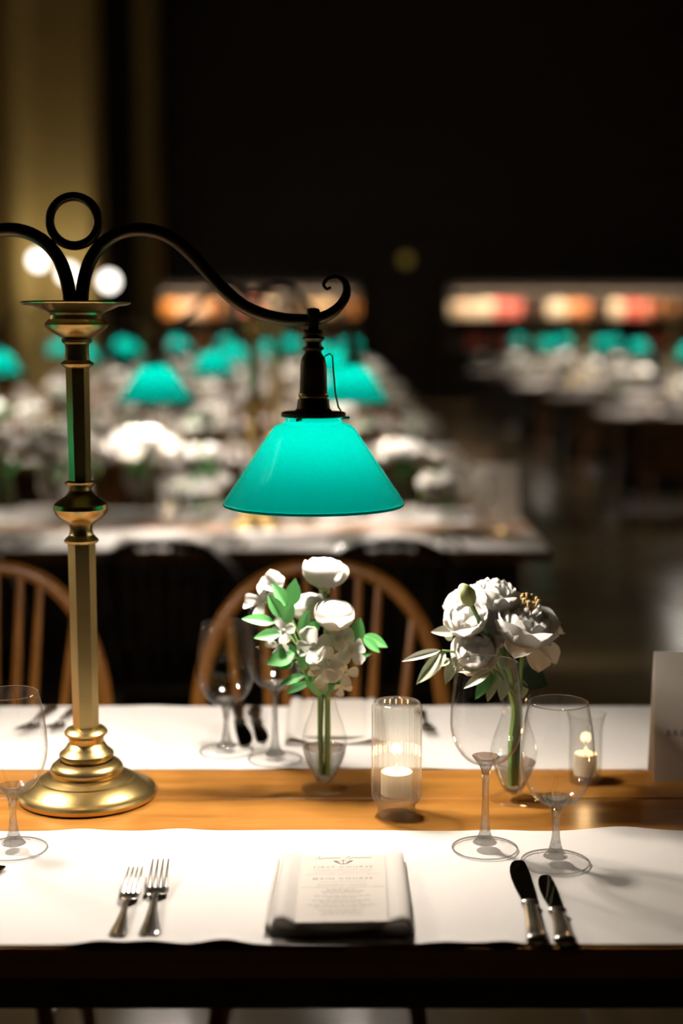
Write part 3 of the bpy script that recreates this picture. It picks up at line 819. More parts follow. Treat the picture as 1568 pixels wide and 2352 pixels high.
MB().lathe([(0, .0008), (.0222, .001), (.0225, .010), (0, .0115)], 40).build('glass_foot', M['glass_solid'], vt, sharp=50)
candle((vp[0], vp[1], TOP+.0125), 'small lit candle inside the short votive holder', .0165, .030)

# ------------------------------------------------------------------ vases and flowers
def make_vase(loc, label, waterline=.062):
    t = thing('bud_vase', label, 'vase', loc)
    MB().lathe([(0, .0085), (.006, .0095), (.012, .0135), (.0175, .022), (.026, .041), (.0308, .058), (.032, .070), (.0305, .082), (.026, .096), (.0198, .113), (.0163, .127), (.0158, .137), (.0182, .146), (.0215, .1505), (.0222, .1515)], 56).build('body', M['vase'], t, sharp=80)
    MB().lathe([(0, .0008), (.031, .0008), (.0335, .002), (.032, .0042), (.02, .0065), (.011, .0105), (.008, .0145), (.006, .011), (0, .0095)], 48).build('foot', M['glass_foot'], t, sharp=60)
    MB().lathe([(0, .0105), (.0105, .0145), (.0160, .022), (.0245, .041), (.0292, .056), (.0300, waterline), (0, waterline)], 40).build('water', M['water'], t, sharp=50)
    return t
v1 = base_at(745, 1813, TOP); v2 = base_at(1178, 1838, TOP)
make_vase(v1, 'footed clear bud vase in the middle, holding ranunculus and green leaves')
make_vase(v2, 'footed clear bud vase behind the wine glass, holding a rose and peony', .055)

def patch_mesh(lon, lat0, lat1, flare, squash, ruffle=0, th0=.0):
    """one petal as a patch of a unit ovoid, rounded at its top edge; flare opens the lip"""
    m = MB()
    def fn(u, v):
        s = 2*u-1
        top = lat1 - (lat1-lat0)*.20*abs(s)**2.2
        la = lat0 + (top-lat0)*v
        wl = lon*(.35+.65*min(1, v*1.8)**.7)
        lo = s*wl
        r = 1 + flare*v**2.5 + .02*math.sin(3*s+1)*v + ruffle*math.sin(9*s)*v**3
        c = math.cos(la)
        return (r*c*math.cos(lo), r*c*math.sin(lo), squash*r*math.sin(la) + ruffle*.6*math.cos(7*s)*v**3)
    m.grid(fn, 10, 8); return m
def flat_petal(L, W, e0, bend, cup, notch=0.0, wave=0.0):
    m = MB(); n = 10
    xs = [0]; zs = [0]
    for i in range(n):
        a = e0 + bend*(i+.5)/n
        xs.append(xs[-1]+L/n*math.cos(a)); zs.append(zs[-1]+L/n*math.sin(a))
    def fn(u, v):
        s = 2*u-1; t = v*n; i = min(int(t), n-1); fr = t-i
        x = xs[i]+(xs[i+1]-xs[i])*fr; z = zs[i]+(zs[i+1]-zs[i])*fr
        w = W*(.10+.9*min(1, v*1.25)**.75)*max(0, 1-v**5)**.5
        a = e0+bend*v
        k = cup*s*s*w
        return (x - k*math.sin(a) - notch*L*v**6*(1-abs(s)), s*w, z + k*math.cos(a) + wave*W*math.sin(5*s+3*v)*v)
    m.grid(fn, 10, n); return m
PM = {}
PM['rn_out'] = patch_mesh(R(52), R(-75), R(28), .10, .78).mesh('petal', M['petal'])
PM['rn_mid'] = patch_mesh(R(50), R(-70), R(50), .0, .80).mesh('petal', M['petal'])
PM['rn_in'] = patch_mesh(R(58), R(-60), R(74), -.06, .82).mesh('petal', M['petal'])
PM['rs_out'] = patch_mesh(R(50), R(-78), R(22), .30, .9, .02).mesh('petal', M['petal'])
PM['rs_mid'] = patch_mesh(R(48), R(-70), R(44), .12, .95, .035).mesh('petal', M['petal'])
PM['rs_in'] = patch_mesh(R(50), R(-60), R(66), .0, 1.05, .04).mesh('petal', M['petal'])
PM['droop'] = flat_petal(1.0, .36, R(15), R(-70), .25, .0, .05).mesh('petal', M['petal'])
PM['open'] = flat_petal(1.0, .42, R(25), R(-30), .45, .0, .06).mesh('petal', M['petal'])
PM['cupp'] = flat_petal(1.0, .40, R(35), R(55), .5, .05, .05).mesh('petal', M['petal'])
PM['flor'] = flat_petal(1.0, .52, R(30), R(-25), .30, .08, .06).mesh('petal', M['petal'])
PM['ruff'] = flat_petal(1.0, .30, R(55), R(40), .6, .12, .12).mesh('petal', M['petal'])
CORE = MB().lathe([(0, -.8)] + [(math.cos(a), .82*math.sin(a)) for a in [R(-70+14*i) for i in range(11)]] + [(0, .8)], 20).mesh('bloom_centre', M['petal'])
def petal(par, me, s, az, tilt=0.0, off=(0, 0, 0), sc=None, name='petal'):
    o = put(name, me, par)
    o.matrix_local = Matrix.Translation(off) @ Matrix.Rotation(az, 4, 'Z') @ Matrix.Rotation(-tilt, 4, 'Y') @ Matrix.Diagonal((*(sc or (s, s, s)), 1))
    return o
def flower(name, label, center, axis, group=None):
    t = thing(name, label, 'flower', center, 0, group)
    t.rotation_mode = 'QUATERNION'; t.rotation_quaternion = Vector(axis).to_track_quat('Z', 'Y')
    return t
def stem_to(t, start, mid=None, r=.0034):
    """green stem from the bloom (local) to a world point inside the vase"""
    bpy.context.view_layer.update()
    inv = t.matrix_world.inverted()
    pts = [t.matrix_world @ Vector((0, 0, -.004))]
    if mid: pts.append(Vector(mid))
    pts += [Vector(q) for q in start]
    MB().tube([inv @ q for q in smooth_path(pts, 5)], r, 7).build('stem', M['stem'], t)
def vase_path(v, dx=0, dy=0):      # neck, belly, bottom of a vase
    return [(v[0]+dx*.9, v[1]+dy*.9, v[2]+.150), (v[0]+dx*.9, v[1]+dy*.9, v[2]+.08), (v[0]+dx*.6, v[1]+dy*.6, v[2]+.022)]
rnd = random.Random(11)
def ranunculus(center, Rr, axis, label, v, dx=0, dy=0, kind='rn', squash=1.0):
    t = flower('ranunculus' if kind == 'rn' else 'garden_rose', label, center, axis)
    petal(t, CORE, Rr*.72, 0, 0, (0, 0, Rr*.04), name='bloom_centre')
    a0 = rnd.uniform(0, 6)
    for lay, (me, n, s) in enumerate(((kind+'_in', 5, .84), (kind+'_mid', 6, .93), (kind+'_out', 6, 1.0))):
        for i in range(n):
            petal(t, PM[me], Rr*s*rnd.uniform(.97, 1.03), a0+2*PI*i/n+lay*.5, rnd.uniform(-.06, .06), sc=None)
    MB().lathe([(0, -Rr*.92), (Rr*.2, -Rr*.86), (Rr*.34, -Rr*.7), (Rr*.2, -Rr*.66), (0, -Rr*.6)], 10).build('calyx', M['bud'], t)
    stem_to(t, vase_path(v, dx, dy))
    return t
def W1(px, py, dy=0): return at_y(px, py, v1[1]+dy)
def W2(px, py, dy=0): return at_y(px, py, v2[1]+dy)
PXM = 1.95/FPX
ra = ranunculus(W1(747, 1313, .0), 51*PXM, (.12, .25, 1), 'white ranunculus highest in the middle vase', v1, .004, 0)
petal(ra, PM['droop'], 44*PXM, R(-70), R(-35), (0, 0, -.012))
petal(ra, PM['droop'], 34*PXM, R(200), R(-20), (0, 0, -.012))
ranunculus(W1(768, 1411, -.03), 44*PXM, (.1, -.35, 1), 'round white ranunculus below the highest one in the middle vase', v1, .006, -.006)
ranunculus(W1(706, 1393, .03), 41*PXM, (-.2, -.2, 1), 'white ranunculus partly hidden behind the round one in the middle vase', v1, -.006, .006)
def floret(par, center, axis, s, n=4, me='flor', mat_c='bud'):
    q = Vector(axis).to_track_quat('Z', 'Y').to_matrix().to_4x4()
    base = Matrix.Translation(center) @ q
    for i in range(n):
        o = put('petal', PM[me], par)
        o.matrix_local = base @ Matrix.Rotation(2*PI*i/n+.3, 4, 'Z') @ Matrix.Rotation(rnd.uniform(-.2, .2), 4, 'Y') @ Matrix.Scale(s*rnd.uniform(.85, 1.1), 4)
    o = put('floret_centre', CORE, par); o.matrix_local = base @ Matrix.Translation((0, 0, s*.12)) @ Matrix.Scale(s*.14, 4)
def stock(name, label, v, pts, dx=0, dy=0, s=.027, cat='flower', far=None):
    """a stem of loose white florets"""
    c = Vector((v[0]+dx, v[1]+dy, v[2]+.16))
    t = thing(name, label, cat, c)
    for (q, ax, k, me, n) in pts:
        floret(t, Vector(q)-c, ax, s*k, n, me)
        MB().tube(smooth_path([Vector((0, 0, .0)), (Vector(q)-c)*.55+Vector((0, 0, .004)), Vector(q)-c], 4), .0012, 6).build('stalk', M['stem'], t)
    MB().tube([Vector(q)-c for q in [c] + [Vector(p) for p in vase_path(v, dx, dy)]], .0025, 7).build('stem', M['stem'], t)
    return t
stock('sweet_pea', 'loose white sweet pea cluster at the right front of the middle vase', v1, [
    (W1(722, 1482, -.035), (-.3, -1, .2), 1.05, 'flor', 4), (W1(775, 1468, -.03), (.1, -1, .5), 1.0, 'flor', 4), (W1(804, 1497, -.03), (.6, -.8, .4), 1.0, 'flor', 4),
    (W1(755, 1520, -.04), (0, -1, 0), 1.05, 'flor', 4), (W1(792, 1545, -.03), (.5, -1, -.2), .85, 'flor', 3), (W1(742, 1545, -.035), (-.2, -1, -.4), .95, 'flor', 3), (W1(783, 1578, -.02), (.2, -1, -.7), .6, 'flor', 3)], .006, -.006)
stock('sweet_pea', 'white sweet pea with upright petals at the upper left of the middle vase', v1, [
    (W1(606, 1380, .0), (-.6, -.7, .5), 1.25, 'open', 4), (W1(634, 1352, .01), (-.2, -.9, .8), 1.2, 'cupp', 4), (W1(652, 1448, -.02), (-.3, -1, .3), .7, 'flor', 4), (W1(642, 1485, -.02), (-.5, -.8, -.3), .8, 'flor', 3)], -.008, 0)

def leaf_mesh(mat, fold=.25, curl=.25, wmul=1.0):
    m = MB()
    def fn(u, v):
        s = 2*u-1
        w = .5*wmul*math.sin(PI*v**.85)**.9 if 0 < v < 1 else 0
        return (s*w, v, abs(s)*w*fold - curl*v*v*.5)
    m.grid(fn, 6, 10); return m.mesh('leaf', mat)
LM = {k: leaf_mesh(M[k]) for k in ('leaf', 'leafdark', 'leafpale', 'leafwhite')}
def leaf_at(par, c, b, t, w, mat):
    """leaf from world b to world t, width w metres; parent origin c"""
    b = Vector(b); t = Vector(t); d = t-b; L = d.length; y = d.normalized()
    nrm = Vector((rnd.uniform(-.3, .3), -1, .75)); nrm = (nrm - y*nrm.dot(y)).normalized(); x = y.cross(nrm)
    Mx = Matrix((( x.x, y.x, nrm.x), (x.y, y.y, nrm.y), (x.z, y.z, nrm.z))).to_4x4()
    o = put('leaf', LM[mat], par)
    o.matrix_local = Matrix.Translation(b-c) @ Mx @ Matrix.Diagonal((w, L, L*.6, 1))
def sprig(label, v, Wf, joints, leaves, dx, dy, name='leaf_sprig'):
    c = Vector((v[0]+dx, v[1]+dy, v[2]+.15))
    t = thing(name, label, 'foliage', c)
    pts = [Vector(p) for p in reversed(vase_path(v, dx, dy))] + [Wf(*j) for j in joints]
    MB().tube([q-c for q in smooth_path(pts, 5)], .0016, 7).build('stem', M['stem'], t)
    for (bx, by, tx, ty, w, mat, dz) in leaves:
        leaf_at(t, c, Wf(bx, by, dz), Wf(tx, ty, dz-.012), w*PXM, mat)
    return t
sprig('green pointed leaves spreading left from the middle vase', v1, W1, [(705, 1520, -.02), (672, 1450, -.02), (650, 1400, -.02)], [
    (632, 1430, 555, 1419, 30, 'leaf', -.02), (645, 1455, 583, 1464, 30, 'leaf', -.03), (658, 1392, 626, 1340, 34, 'leaf', -.03), (668, 1392, 678, 1330, 38, 'leaf', -.02),
    (648, 1418, 616, 1366, 32, 'leaf', -.04), (652, 1430, 672, 1385, 34, 'leaf', -.03), (690, 1455, 708, 1402, 26, 'leaf', -.03), (702, 1462, 738, 1425, 32, 'leaf', -.02)], -.006, -.004)
sprig('darker green leaves low on the left of the middle vase', v1, W1, [(715, 1570, -.02), (680, 1520, -.03)], [
    (676, 1500, 612, 1524, 44, 'leaf', -.03), (680, 1510, 645, 1480, 34, 'leaf', -.02), (672, 1520, 640, 1535, 26, 'leaf', -.03), (700, 1552, 640, 1572, 24, 'leaf', -.03), (710, 1568, 655, 1592, 22, 'leaf', -.02), (735, 1600, 722, 1545, 34, 'leaf', -.025), (748, 1598, 758, 1540, 34, 'leaf', -.015), (728, 1590, 700, 1545, 30, 'leaf', -.02), (752, 1590, 786, 1550, 26, 'leaf', -.01), (700, 1540, 690, 1490, 26, 'leaf', -.03), (715, 1560, 730, 1500, 30, 'leaf', -.01)], -.004, .004)
sprig('green leaves spreading right from the middle vase', v1, W1, [(775, 1540, .01), (815, 1480, .01), (838, 1460, .0)], [
    (818, 1478, 826, 1420, 38, 'leaf', .0), (836, 1458, 890, 1486, 28, 'leaf', -.01), (834, 1464, 872, 1498, 24, 'leaf', -.02), (806, 1522, 852, 1500, 16, 'leaf', .0), (812, 1490, 800, 1440, 26, 'leaf', .01)], .008, .006)

# second vase
ranunculus(W2(1140, 1368, .0), 43*PXM, (.35, -.1, 1), 'white garden rose highest in the vase behind the wine glass', v2, .0, .0, 'rs')
ranunculus(W2(1072, 1422, -.02), 42*PXM, (-.4, -.5, .9), 'ruffled white rose at the left of the vase behind the wine glass', v2, -.006, 0, 'rs')
ranunculus(W2(1050, 1382, .03), 34*PXM, (-.7, -.1, .8), 'small white rose at the upper left of the vase behind the wine glass', v2, -.004, .006, 'rn')
ranunculus(W2(1100, 1360, .05), 32*PXM, (-.1, .2, 1), 'white rose mostly hidden behind the highest garden rose', v2, .004, .006, 'rn')
ranunculus(W2(1092, 1498, -.03), 45*PXM, (-.3, -.9, .5), 'white rose low in the vase seen through the wine glass', v2, -.004, -.006, 'rs')
ranunculus(W2(1128, 1440, -.0), 46*PXM, (-.1, -.8, .6), 'creamy white rose in the centre of the bouquet behind the wine glass', v2, .002, .002, 'rs')
pc = W2(1206, 1440, -.015)
pn = flower('peony', 'open white peony with drooping outer petals at the right of the bouquet', pc, (.22, -.30, .9))
Rp = 58*PXM
petal(pn, CORE, Rp*.66, 0, 0, (0, 0, 0), name='bloom_centre')
for lay, (nm, n, s_, ti) in enumerate((('rs_in', 6, .80, 0), ('rs_mid', 7, .92, 0), ('rs_out', 7, 1.02, 0))):
    for i in range(n): petal(pn, PM[nm], Rp*s_*rnd.uniform(.95, 1.05), 2*PI*i/n+lay*.45, rnd.uniform(-.08, .08), (0, 0, .002*lay))
for i in range(14): petal(pn, PM['ruff'], rnd.uniform(26, 38)*PXM, 2*PI*i/14*2.4, R(rnd.uniform(10, 40)), (.010*math.cos(i*2.4), .010*math.sin(i*2.4), .018))
for i in range(10):
    a = 2*PI*i/10; MB().tube([(0, 0, .02), (.010*math.cos(a), .010*math.sin(a)+.006, .034), (.012*math.cos(a), .012*math.sin(a)+.008, .042)], [.001, .0012, .0022], 6).build('stamen', M['stamen'], pn)
for (az, s_, ti) in ((R(-55), 100, R(-30)), (R(-95), 96, R(-34)), (R(-15), 104, R(0)), (R(-140), 96, R(-14)), (R(175), 84, R(8)), (R(-75), 78, R(4)), (R(60), 80, R(10))):
    petal(pn, PM['open'], s_*PXM, az, ti, (0, 0, -.016))
stem_to(pn, vase_path(v2, .006, -.004))
bd = flower('flower_bud', 'pale green closed bud among the white roses', W2(1072, 1368, -.05), (-.5, -.2, 1))
MB().lathe([(0, -.016), (.006, -.014), (.0105, -.006), (.012, .002), (.009, .011), (.004, .017), (0, .019)], 16, rfun=lambda a, z: 1+.06*math.cos(5*a)).build('bud', M['bud'], bd)
stem_to(bd, vase_path(v2, -.004, -.004))
sprig('cream-edged variegated leaves reaching left from the vase behind the wine glass', v2, W2, [(1120, 1560, -.02), (1060, 1505, -.03), (1015, 1494, -.03)], [
    (1012, 1494, 922, 1517, 20, 'leafwhite', -.03), (1024, 1496, 962, 1568, 34, 'leafpale', -.03), (1012, 1500, 955, 1572, 24, 'leafpale', -.04), (1050, 1452, 990, 1450, 28, 'leafwhite', -.02),
    (1046, 1508, 1022, 1572, 28, 'leafpale', -.03), (1038, 1470, 1015, 1440, 28, 'leafpale', .0), (1030, 1512, 1010, 1530, 22, 'leafpale', -.03)], -.006, -.004)
sprig('long leaves hanging behind the rim of the wine glass', v2, W2, [(1150, 1570, -.03), (1130, 1538, -.04)], [
    (1128, 1540, 1064, 1580, 24, 'leafwhite', -.05), (1132, 1545, 1090, 1606, 30, 'leaf', -.04), (1140, 1550, 1118, 1612, 26, 'leafpale', -.04), (1100, 1535, 1050, 1542, 20, 'leafwhite', -.04), (1160, 1560, 1150, 1610, 26, 'leafpale', -.03)], .0, -.008)
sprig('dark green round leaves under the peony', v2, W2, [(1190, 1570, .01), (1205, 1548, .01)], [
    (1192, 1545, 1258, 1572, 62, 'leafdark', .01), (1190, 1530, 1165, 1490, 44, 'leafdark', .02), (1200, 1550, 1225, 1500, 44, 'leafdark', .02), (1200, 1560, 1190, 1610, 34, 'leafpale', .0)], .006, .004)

# ------------------------------------------------------------------ bow-back chairs
def make_chair(loc, rz, label):
    t = thing('bow_back_chair', label, 'chair', loc, rz)        # faces -y (towards the table in front)
    w = M['chair']
    def seat_fn(u, v):
        a = 2*PI*u; r = v
        ca, sa = math.cos(a), math.sin(a)
        x = .235*math.copysign(abs(ca)**.75, ca)*r; y = .215*math.copysign(abs(sa)**.75, sa)*r
        return (x, y, .455 - .014*(1-r**2)*(1 if y > -.1 else .4))
    m = MB(); m.grid(seat_fn, 40, 6)
    rim = [seat_fn(i/40, 1) for i in range(40)]
    o = len(m.v); m.v += rim + [(x*.96, y*.96, .42) for x, y, z in rim]
    for i in range(40):
        j = (i+1) % 40; m.f.append((o+i, o+40+i, o+40+j, o+j))
    m.f.append(tuple(o+40+i for i in reversed(range(40))))
    m.build('seat', w, t, sharp=45)
    def bow_pt(a):            # a 0..pi from right base over the top to left base
        ca, sa = math.cos(a), math.sin(a)
        x = .243*math.copysign(abs(ca)**.8, ca); z = .62+.322*sa**.95 if sa > 0 else .62
        return Vector((x, .19+.30*(z-.45)*.42, z))
    bow = [Vector((.205, .17, .45)), Vector((.232, .19, .54))] + [bow_pt(PI*i/22) for i in range(23)] + [Vector((-.232, .19, .54)), Vector((-.205, .17, .45))]
    MB().tube(smooth_path(bow, 2), .0155, 10, flat=.8).build('bow', w, t)
    for x in (.026, .070, .106, .168):
        for s in (-1, 1):
            xb = x*.82; xt = x*1.08
            zt = .62+.322*max(0, 1-(abs(xt)/.243)**2.4)**.5 - .008
            yb = .178 - .02*(x/.17)**2; yt = .19+.30*(zt-.45)*.42
            MB().tube([(s*xb, yb, .445), (s*(xb*.7+xt*.3), yb*.7+yt*.3, .445+(zt-.445)*.3), (s*xt, yt, zt)], [.0075, .0112, .0075], 8).build('spindle', w, t)
    for sx in (-1, 1):
        for (y0, y1) in ((-.14, -.185), (.13, .20)):
            pts = [(sx*.145, y0, .43), (sx*.165, y0+(y1-y0)*.35, .30), (sx*.185, y0+(y1-y0)*.7, .14), (sx*.20, y1, .0)]
            MB().tube(smooth_path(pts, 4), [.015, .017, .019, .021, .021, .019, .016, .018, .021, .021, .018, .015, .013], 10).build('leg', w, t)
        MB().tube([(sx*.178, -.168, .2), (sx*.182, 0, .19), (sx*.178, .166, .2)], [.009, .014, .009], 8).build('stretcher', w, t)
    MB().tube([(-.18, 0, .19), (0, 0, .19), (.18, 0, .19)], [.009, .014, .009], 8).build('stretcher', w, t)
    return t
CH = make_chair((-.041, 2.515, 0), 0, 'orange-brown bow-back chair behind the middle of the foreground table')
dup(CH, (-.70, 2.515, 0), R(2), 'orange-brown bow-back chair at the left behind the lamp shaft')
# chairs round the tables behind
for k, (a, b) in enumerate(LT):
    for i in range(5):
        x = .16 - .64*i
        if CX + FPX*x/b < -200: continue
        if 1 <= k <= 3:
            dup(CH, (x, b+.12, 0), R(random.uniform(-3, 3)), 'bow-back chair, far side of %s left-column table, %s from the right' % (ORD[k+1], ORD[i]), 'chairs on the far side of the %s table in the left column' % ORD[k+1])
        if k == 0:
            c_ = dup(CH, (x-.02, a+.06, 0), R(180), 'shade-darkened bow-back chair under the near edge of the second table, %s from the right' % ORD[i], 'chairs pushed under the near edge of the second table', (1, 1, .865))
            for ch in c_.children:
                ch.material_slots[0].link = 'OBJECT'; ch.material_slots[0].material = M['darkwood']  # chair wood swapped for dark wood, shade put into the colour
        elif k <= 2:
            dup(CH, (x, a-.12, 0), R(180+random.uniform(-3, 3)), 'bow-back chair, near side of %s left-column table, %s from the right' % (ORD[k+1], ORD[i]), 'chairs on the near side of the %s table in the left column' % ORD[k+1])
for k, (a, b) in enumerate(RT[:3]):
    for i in range(4):
        x = 2.4 + .64*i
        if CX + FPX*x/a > 1568+150: continue
        dup(CH, (x, a-.08, 0), R(180+random.uniform(-4, 4)), 'bow-back chair, near side of %s table across the aisle, %s from the left' % (ORD[k], ORD[i]), 'chairs on the near side of the %s table across the aisle' % ORD[k], (1, 1, .87))

# ------------------------------------------------------------------ settings on the tables behind
def far_napkin_mesh():
    m = MB(); m.box(-.072, .072, 0, .21, .0005, .016, ch=.006); return m.mesh('far_napkin', M['napkin'], False)
FNAP = far_napkin_mesh()
FMENU = MB().box(-.05, .05, 0, .2, 0, .0008).mesh('far_menu', M['card'], False)
def far_flower_mesh(kind, seed):
    r = random.Random(seed); m = MB(); 
    src = {'rn': ('rn_in', 'rn_mid', 'rn_out'), 'rs': ('rs_in', 'rs_mid', 'rs_out')}[kind]
    core = [tuple(v.co) for v in CORE.vertices], [tuple(p.vertices) for p in CORE.polygons]
    m.add(core[0], core[1], Matrix.Scale(.75, 4))
    for lay, nm in enumerate(src[1:]):
        me = PM[nm]; vv = [tuple(v.co) for v in me.vertices]; ff = [tuple(p.vertices) for p in me.polygons]
        for i in range(5): m.add(vv, ff, Matrix.Rotation(2*PI*i/5+lay*.6, 4, 'Z') @ Matrix.Scale(.92+.08*lay, 4))
    nb = len(m.f)
    m.tube([(0, 0, -.7), (.05, .03, -1.6), (.0, 0, -2.6)], .07, 5)
    me = m.mesh('far_flower_'+kind, M['petal' if kind == 'rn' else 'cream']); me.materials.append(M['stem'])
    for p in me.polygons[nb:]: p.material_index = 1
    return me
FFL = [far_flower_mesh('rn', 1), far_flower_mesh('rs', 2)]
def far_sprig_mesh(seed):
    r = random.Random(seed); m = MB()
    lv = LM['leaf']; vv = [tuple(v.co) for v in lv.vertices]; ff = [tuple(p.vertices) for p in lv.polygons]
    m.tube([(0, 0, -.10), (0, 0, 0), (.03, 0, .09)], .0016, 5)
    for i in range(8):
        Mx = Matrix.Translation((.003*i, 0, .01*i)) @ Matrix.Rotation(i*2.4, 4, 'Z') @ Matrix.Rotation(R(r.uniform(15, 55)), 4, 'X') @ Matrix.Diagonal((.024, r.uniform(.04, .06), .03, 1))
        m.add(vv, ff, Mx)
    return m.mesh('far_sprig', M['leaf'])
FSP = far_sprig_mesh(5)
FVASE = MB().lathe([(.033, .001), (.02, .006), (.008, .012), (.0175, .022), (.026, .041), (.032, .070), (.026, .096), (.0163, .127), (.0182, .146), (.022, .151)], 16).mesh('far_vase', M['vase'])
FHOLD = MB().lathe([(.025, .001), (.0255, .018), (.031, .026), (.031, .155)], 24).mesh('far_holder', M['ribbed_far'])
FCAND = MB().lathe([(0, 0), (.017, 0), (.017, .03), (0, .031)], 12).mesh('far_candle', M['wax'])
FFLAME = MB().lathe([(0, 0), (.004, .005), (.0045, .010), (.002, .018), (0, .022)], 8).mesh('far_flame', M['flame'])
rf = random.Random(21)
def far_bouquet(x, y, where, n=5, big=1.0, nth='', h=1.0):
    w = '%s on the %s' % (nth, where)
    vo = put('bud_vase', FVASE, None, (x, y, TOP)); vo.scale = (1, 1, h)
    tag(vo, 'blurred bud vase, %s' % w, 'vase', 'vases on the %s' % where)
    for i in range(n):
        s = rf.uniform(.026, .033)*(min(big, 1.3) if n > 3 else 1.3)
        a = 2.4*i+.3; el = (i+.4)/n; rr = .062*big*math.sqrt(el); dome = .062*big*math.sqrt(max(0, 1-.8*el))
        o = put('white_flower', FFL[i % 2], None, (x+rr*math.cos(a), y+rr*math.sin(a), TOP+.15*h+.04*(1 if h > .9 else .6)+dome*(1 if h > .9 else .7)), (-.6*el*math.sin(a), .6*el*math.cos(a), rf.uniform(0, 6)))
        o.scale = (s, s, s)
        tag(o, 'blurred white flower in the vase %s' % w, 'flower', 'flowers in the vase %s' % w)
    for i in range(2):
        o = put('leaf_sprig', FSP, None, (x+(.008 if i else -.008), y, TOP+.15*h+.01), (rf.uniform(-.3, .3), .35 if i else -.35, rf.uniform(0, 6)))
        tag(o, 'blurred green leaf sprig in the vase %s' % w, 'foliage', 'leaf sprigs in the vase %s' % w)
def far_candle(x, y, where, nth):
    w = '%s on the %s' % (nth, where)
    tag(put('candle_holder', FHOLD, None, (x, y, TOP)), 'blurred ribbed candle holder, %s' % w, 'candle holder', 'candle holders on the %s' % where)
    t = thing('candle', 'blurred lit candle in the holder %s' % w, 'candle', (x, y, TOP+.028), 0, 'candles on the %s' % where)
    put('wax', FCAND, t); put('flame', FFLAME, t, (0, 0, .034))
def setting(x, y, s, where, nth, cut=False):
    """s=+1 near side (diner towards -y), -1 far side; y = table edge"""
    def P_(dx, dy): return (x+s*dx+rf.uniform(-.01, .01), y+s*dy+rf.uniform(-.01, .01), CZ)
    rz = 0 if s > 0 else PI
    w = '%s side of %s, %s' % ('near' if s > 0 else 'far', where, nth)
    tag(put('wine_glass', FWINE, None, P_(.17, .29)), 'blurred wine glass, %s' % w, 'glass', 'wine glasses on the %s' % where)
    tag(put('water_goblet', FGOB, None, P_(.25, .24)), 'blurred water goblet, %s' % w, 'glass', 'goblets on the %s' % where)
    p = P_(0, .02)
    tag(put('napkin', FNAP, None, p, (0, 0, rz)), 'blurred folded napkin, %s' % w, 'napkin', 'napkins on the %s' % where)
    tag(put('menu_card', FMENU, None, (p[0], p[1]+s*.005, CZ+.0167), (0, 0, rz)), 'blurred menu card, %s' % w, 'menu', 'menu cards on the %s' % where)
    if cut:
        for (pr, dx, nm, ad) in ((FORK1, -.235, 'fork', 'smaller'), (FORK2, -.2, 'fork', 'larger'), (KN1, .12, 'knife', 'larger'), (KN2, .15, 'knife', 'smaller')):
            dup(pr, P_(dx, .022), rz, 'blurred %s %s, %s' % (ad, nm, w), '%ss on the %s' % (nm, where))
def dress(items, where, end):
    nb = nc = 0
    for (x, y, kind, n, big) in items:
        if kind in 'bl': far_bouquet(x, y, where, n, big, '%s from the %s' % (ORD[nb], end), .5 if kind == 'l' else 1.0); nb += 1
        else: far_candle(x, y, where, '%s from the %s' % (ORD[nc], end)); nc += 1
for k, (a, b) in enumerate(LT):
    where = '%s left-column table' % ORD[k+1]
    for i in range(5):
        x = .20 - .64*i
        if CX + FPX*x/a > -160:
            nth = '%s setting from the right' % ORD[i]
            setting(x, a+.01, 1, where, nth, k == 0)
            setting(x, b-.01, -1, where, nth, False)
    c = (a+b)/2; items = []
    lx = [l[1] for l in lamps if l[0] == k]
    for i in range(26 if k < 2 else 10):
        x = (.36 - .115*i if k < 2 else .36-.26*i) + rf.uniform(-.015, .015)
        y = c+(-.10, .12, 0.01)[i % 3]+rf.uniform(-.015, .015)
        if CX + FPX*x/a < -120: continue
        if any(math.hypot(x-q, y-c-.03) < .16 for q in lx): continue
        if k == 0 and (abs(x-.2) < .1 or x < -.6): continue
        items.append((x, y, 'c' if i % 7 in (1, 4) else ('l' if k < 2 and i % 2 == 0 else 'b'), 5 if k < 2 else 3, 1.0))
    if k == 0:      # bigger bouquets at the left of the second table, one near the shade
        items += [(-.88, 4.5, 'b', 9, 2.0), (-.66, 4.70, 'b', 8, 1.8), (.20, 4.55, 'b', 6, 1.3), (-1.1, 4.66, 'b', 7, 1.5)]
        items += [(-.46, 4.46, 'l', 5, 1.2), (-.12, 4.80, 'l', 5, 1.2), (-.44, 4.80, 'l', 5, 1.1), (-.10, 4.46, 'b', 5, 1.1), (-.28, 4.84, 'c', 0, 0), (-.56, 4.86, 'c', 0, 0), (.08, 4.84, 'c', 0, 0), (.34, 4.80, 'l', 5, 1.1)]
    dress(sorted(items, reverse=True), where, 'right')
for k, (a, b) in enumerate(RT):
    where = '%s right-column table' % ORD[k]
    items = []
    for i in range(5):
        x = 2.3 + .64*i
        if CX + FPX*x/b > 1660: continue
        nth = '%s setting from the left' % ORD[i]
        setting(x, a+.01, 1, where, nth); setting(x, b-.01, -1, where, nth)
    lx = [l[1] for l in rlamps if l[0] == k]
    for i in range(10):
        x = 2.12 + .26*i
        if CX + FPX*x/b > 1640 or any(abs(x-q) < .15 for q in lx): continue
        items.append((x, (a+b)/2+(.05 if i % 2 else -.05), 'c' if i % 3 == 1 else 'b', 4 if k == 0 else 3, 1.0))
    dress(items, where, 'left')
# number card and tea light at the end of the second table
make_tent((.515, 4.72, TOP), R(4), 'plain pale tent card standing at the right end of the second table', .15, .20)
candle((.50, 4.42, TOP), 'tiny lit tea light in front of the pale card on the second table', .018, .016, .05)

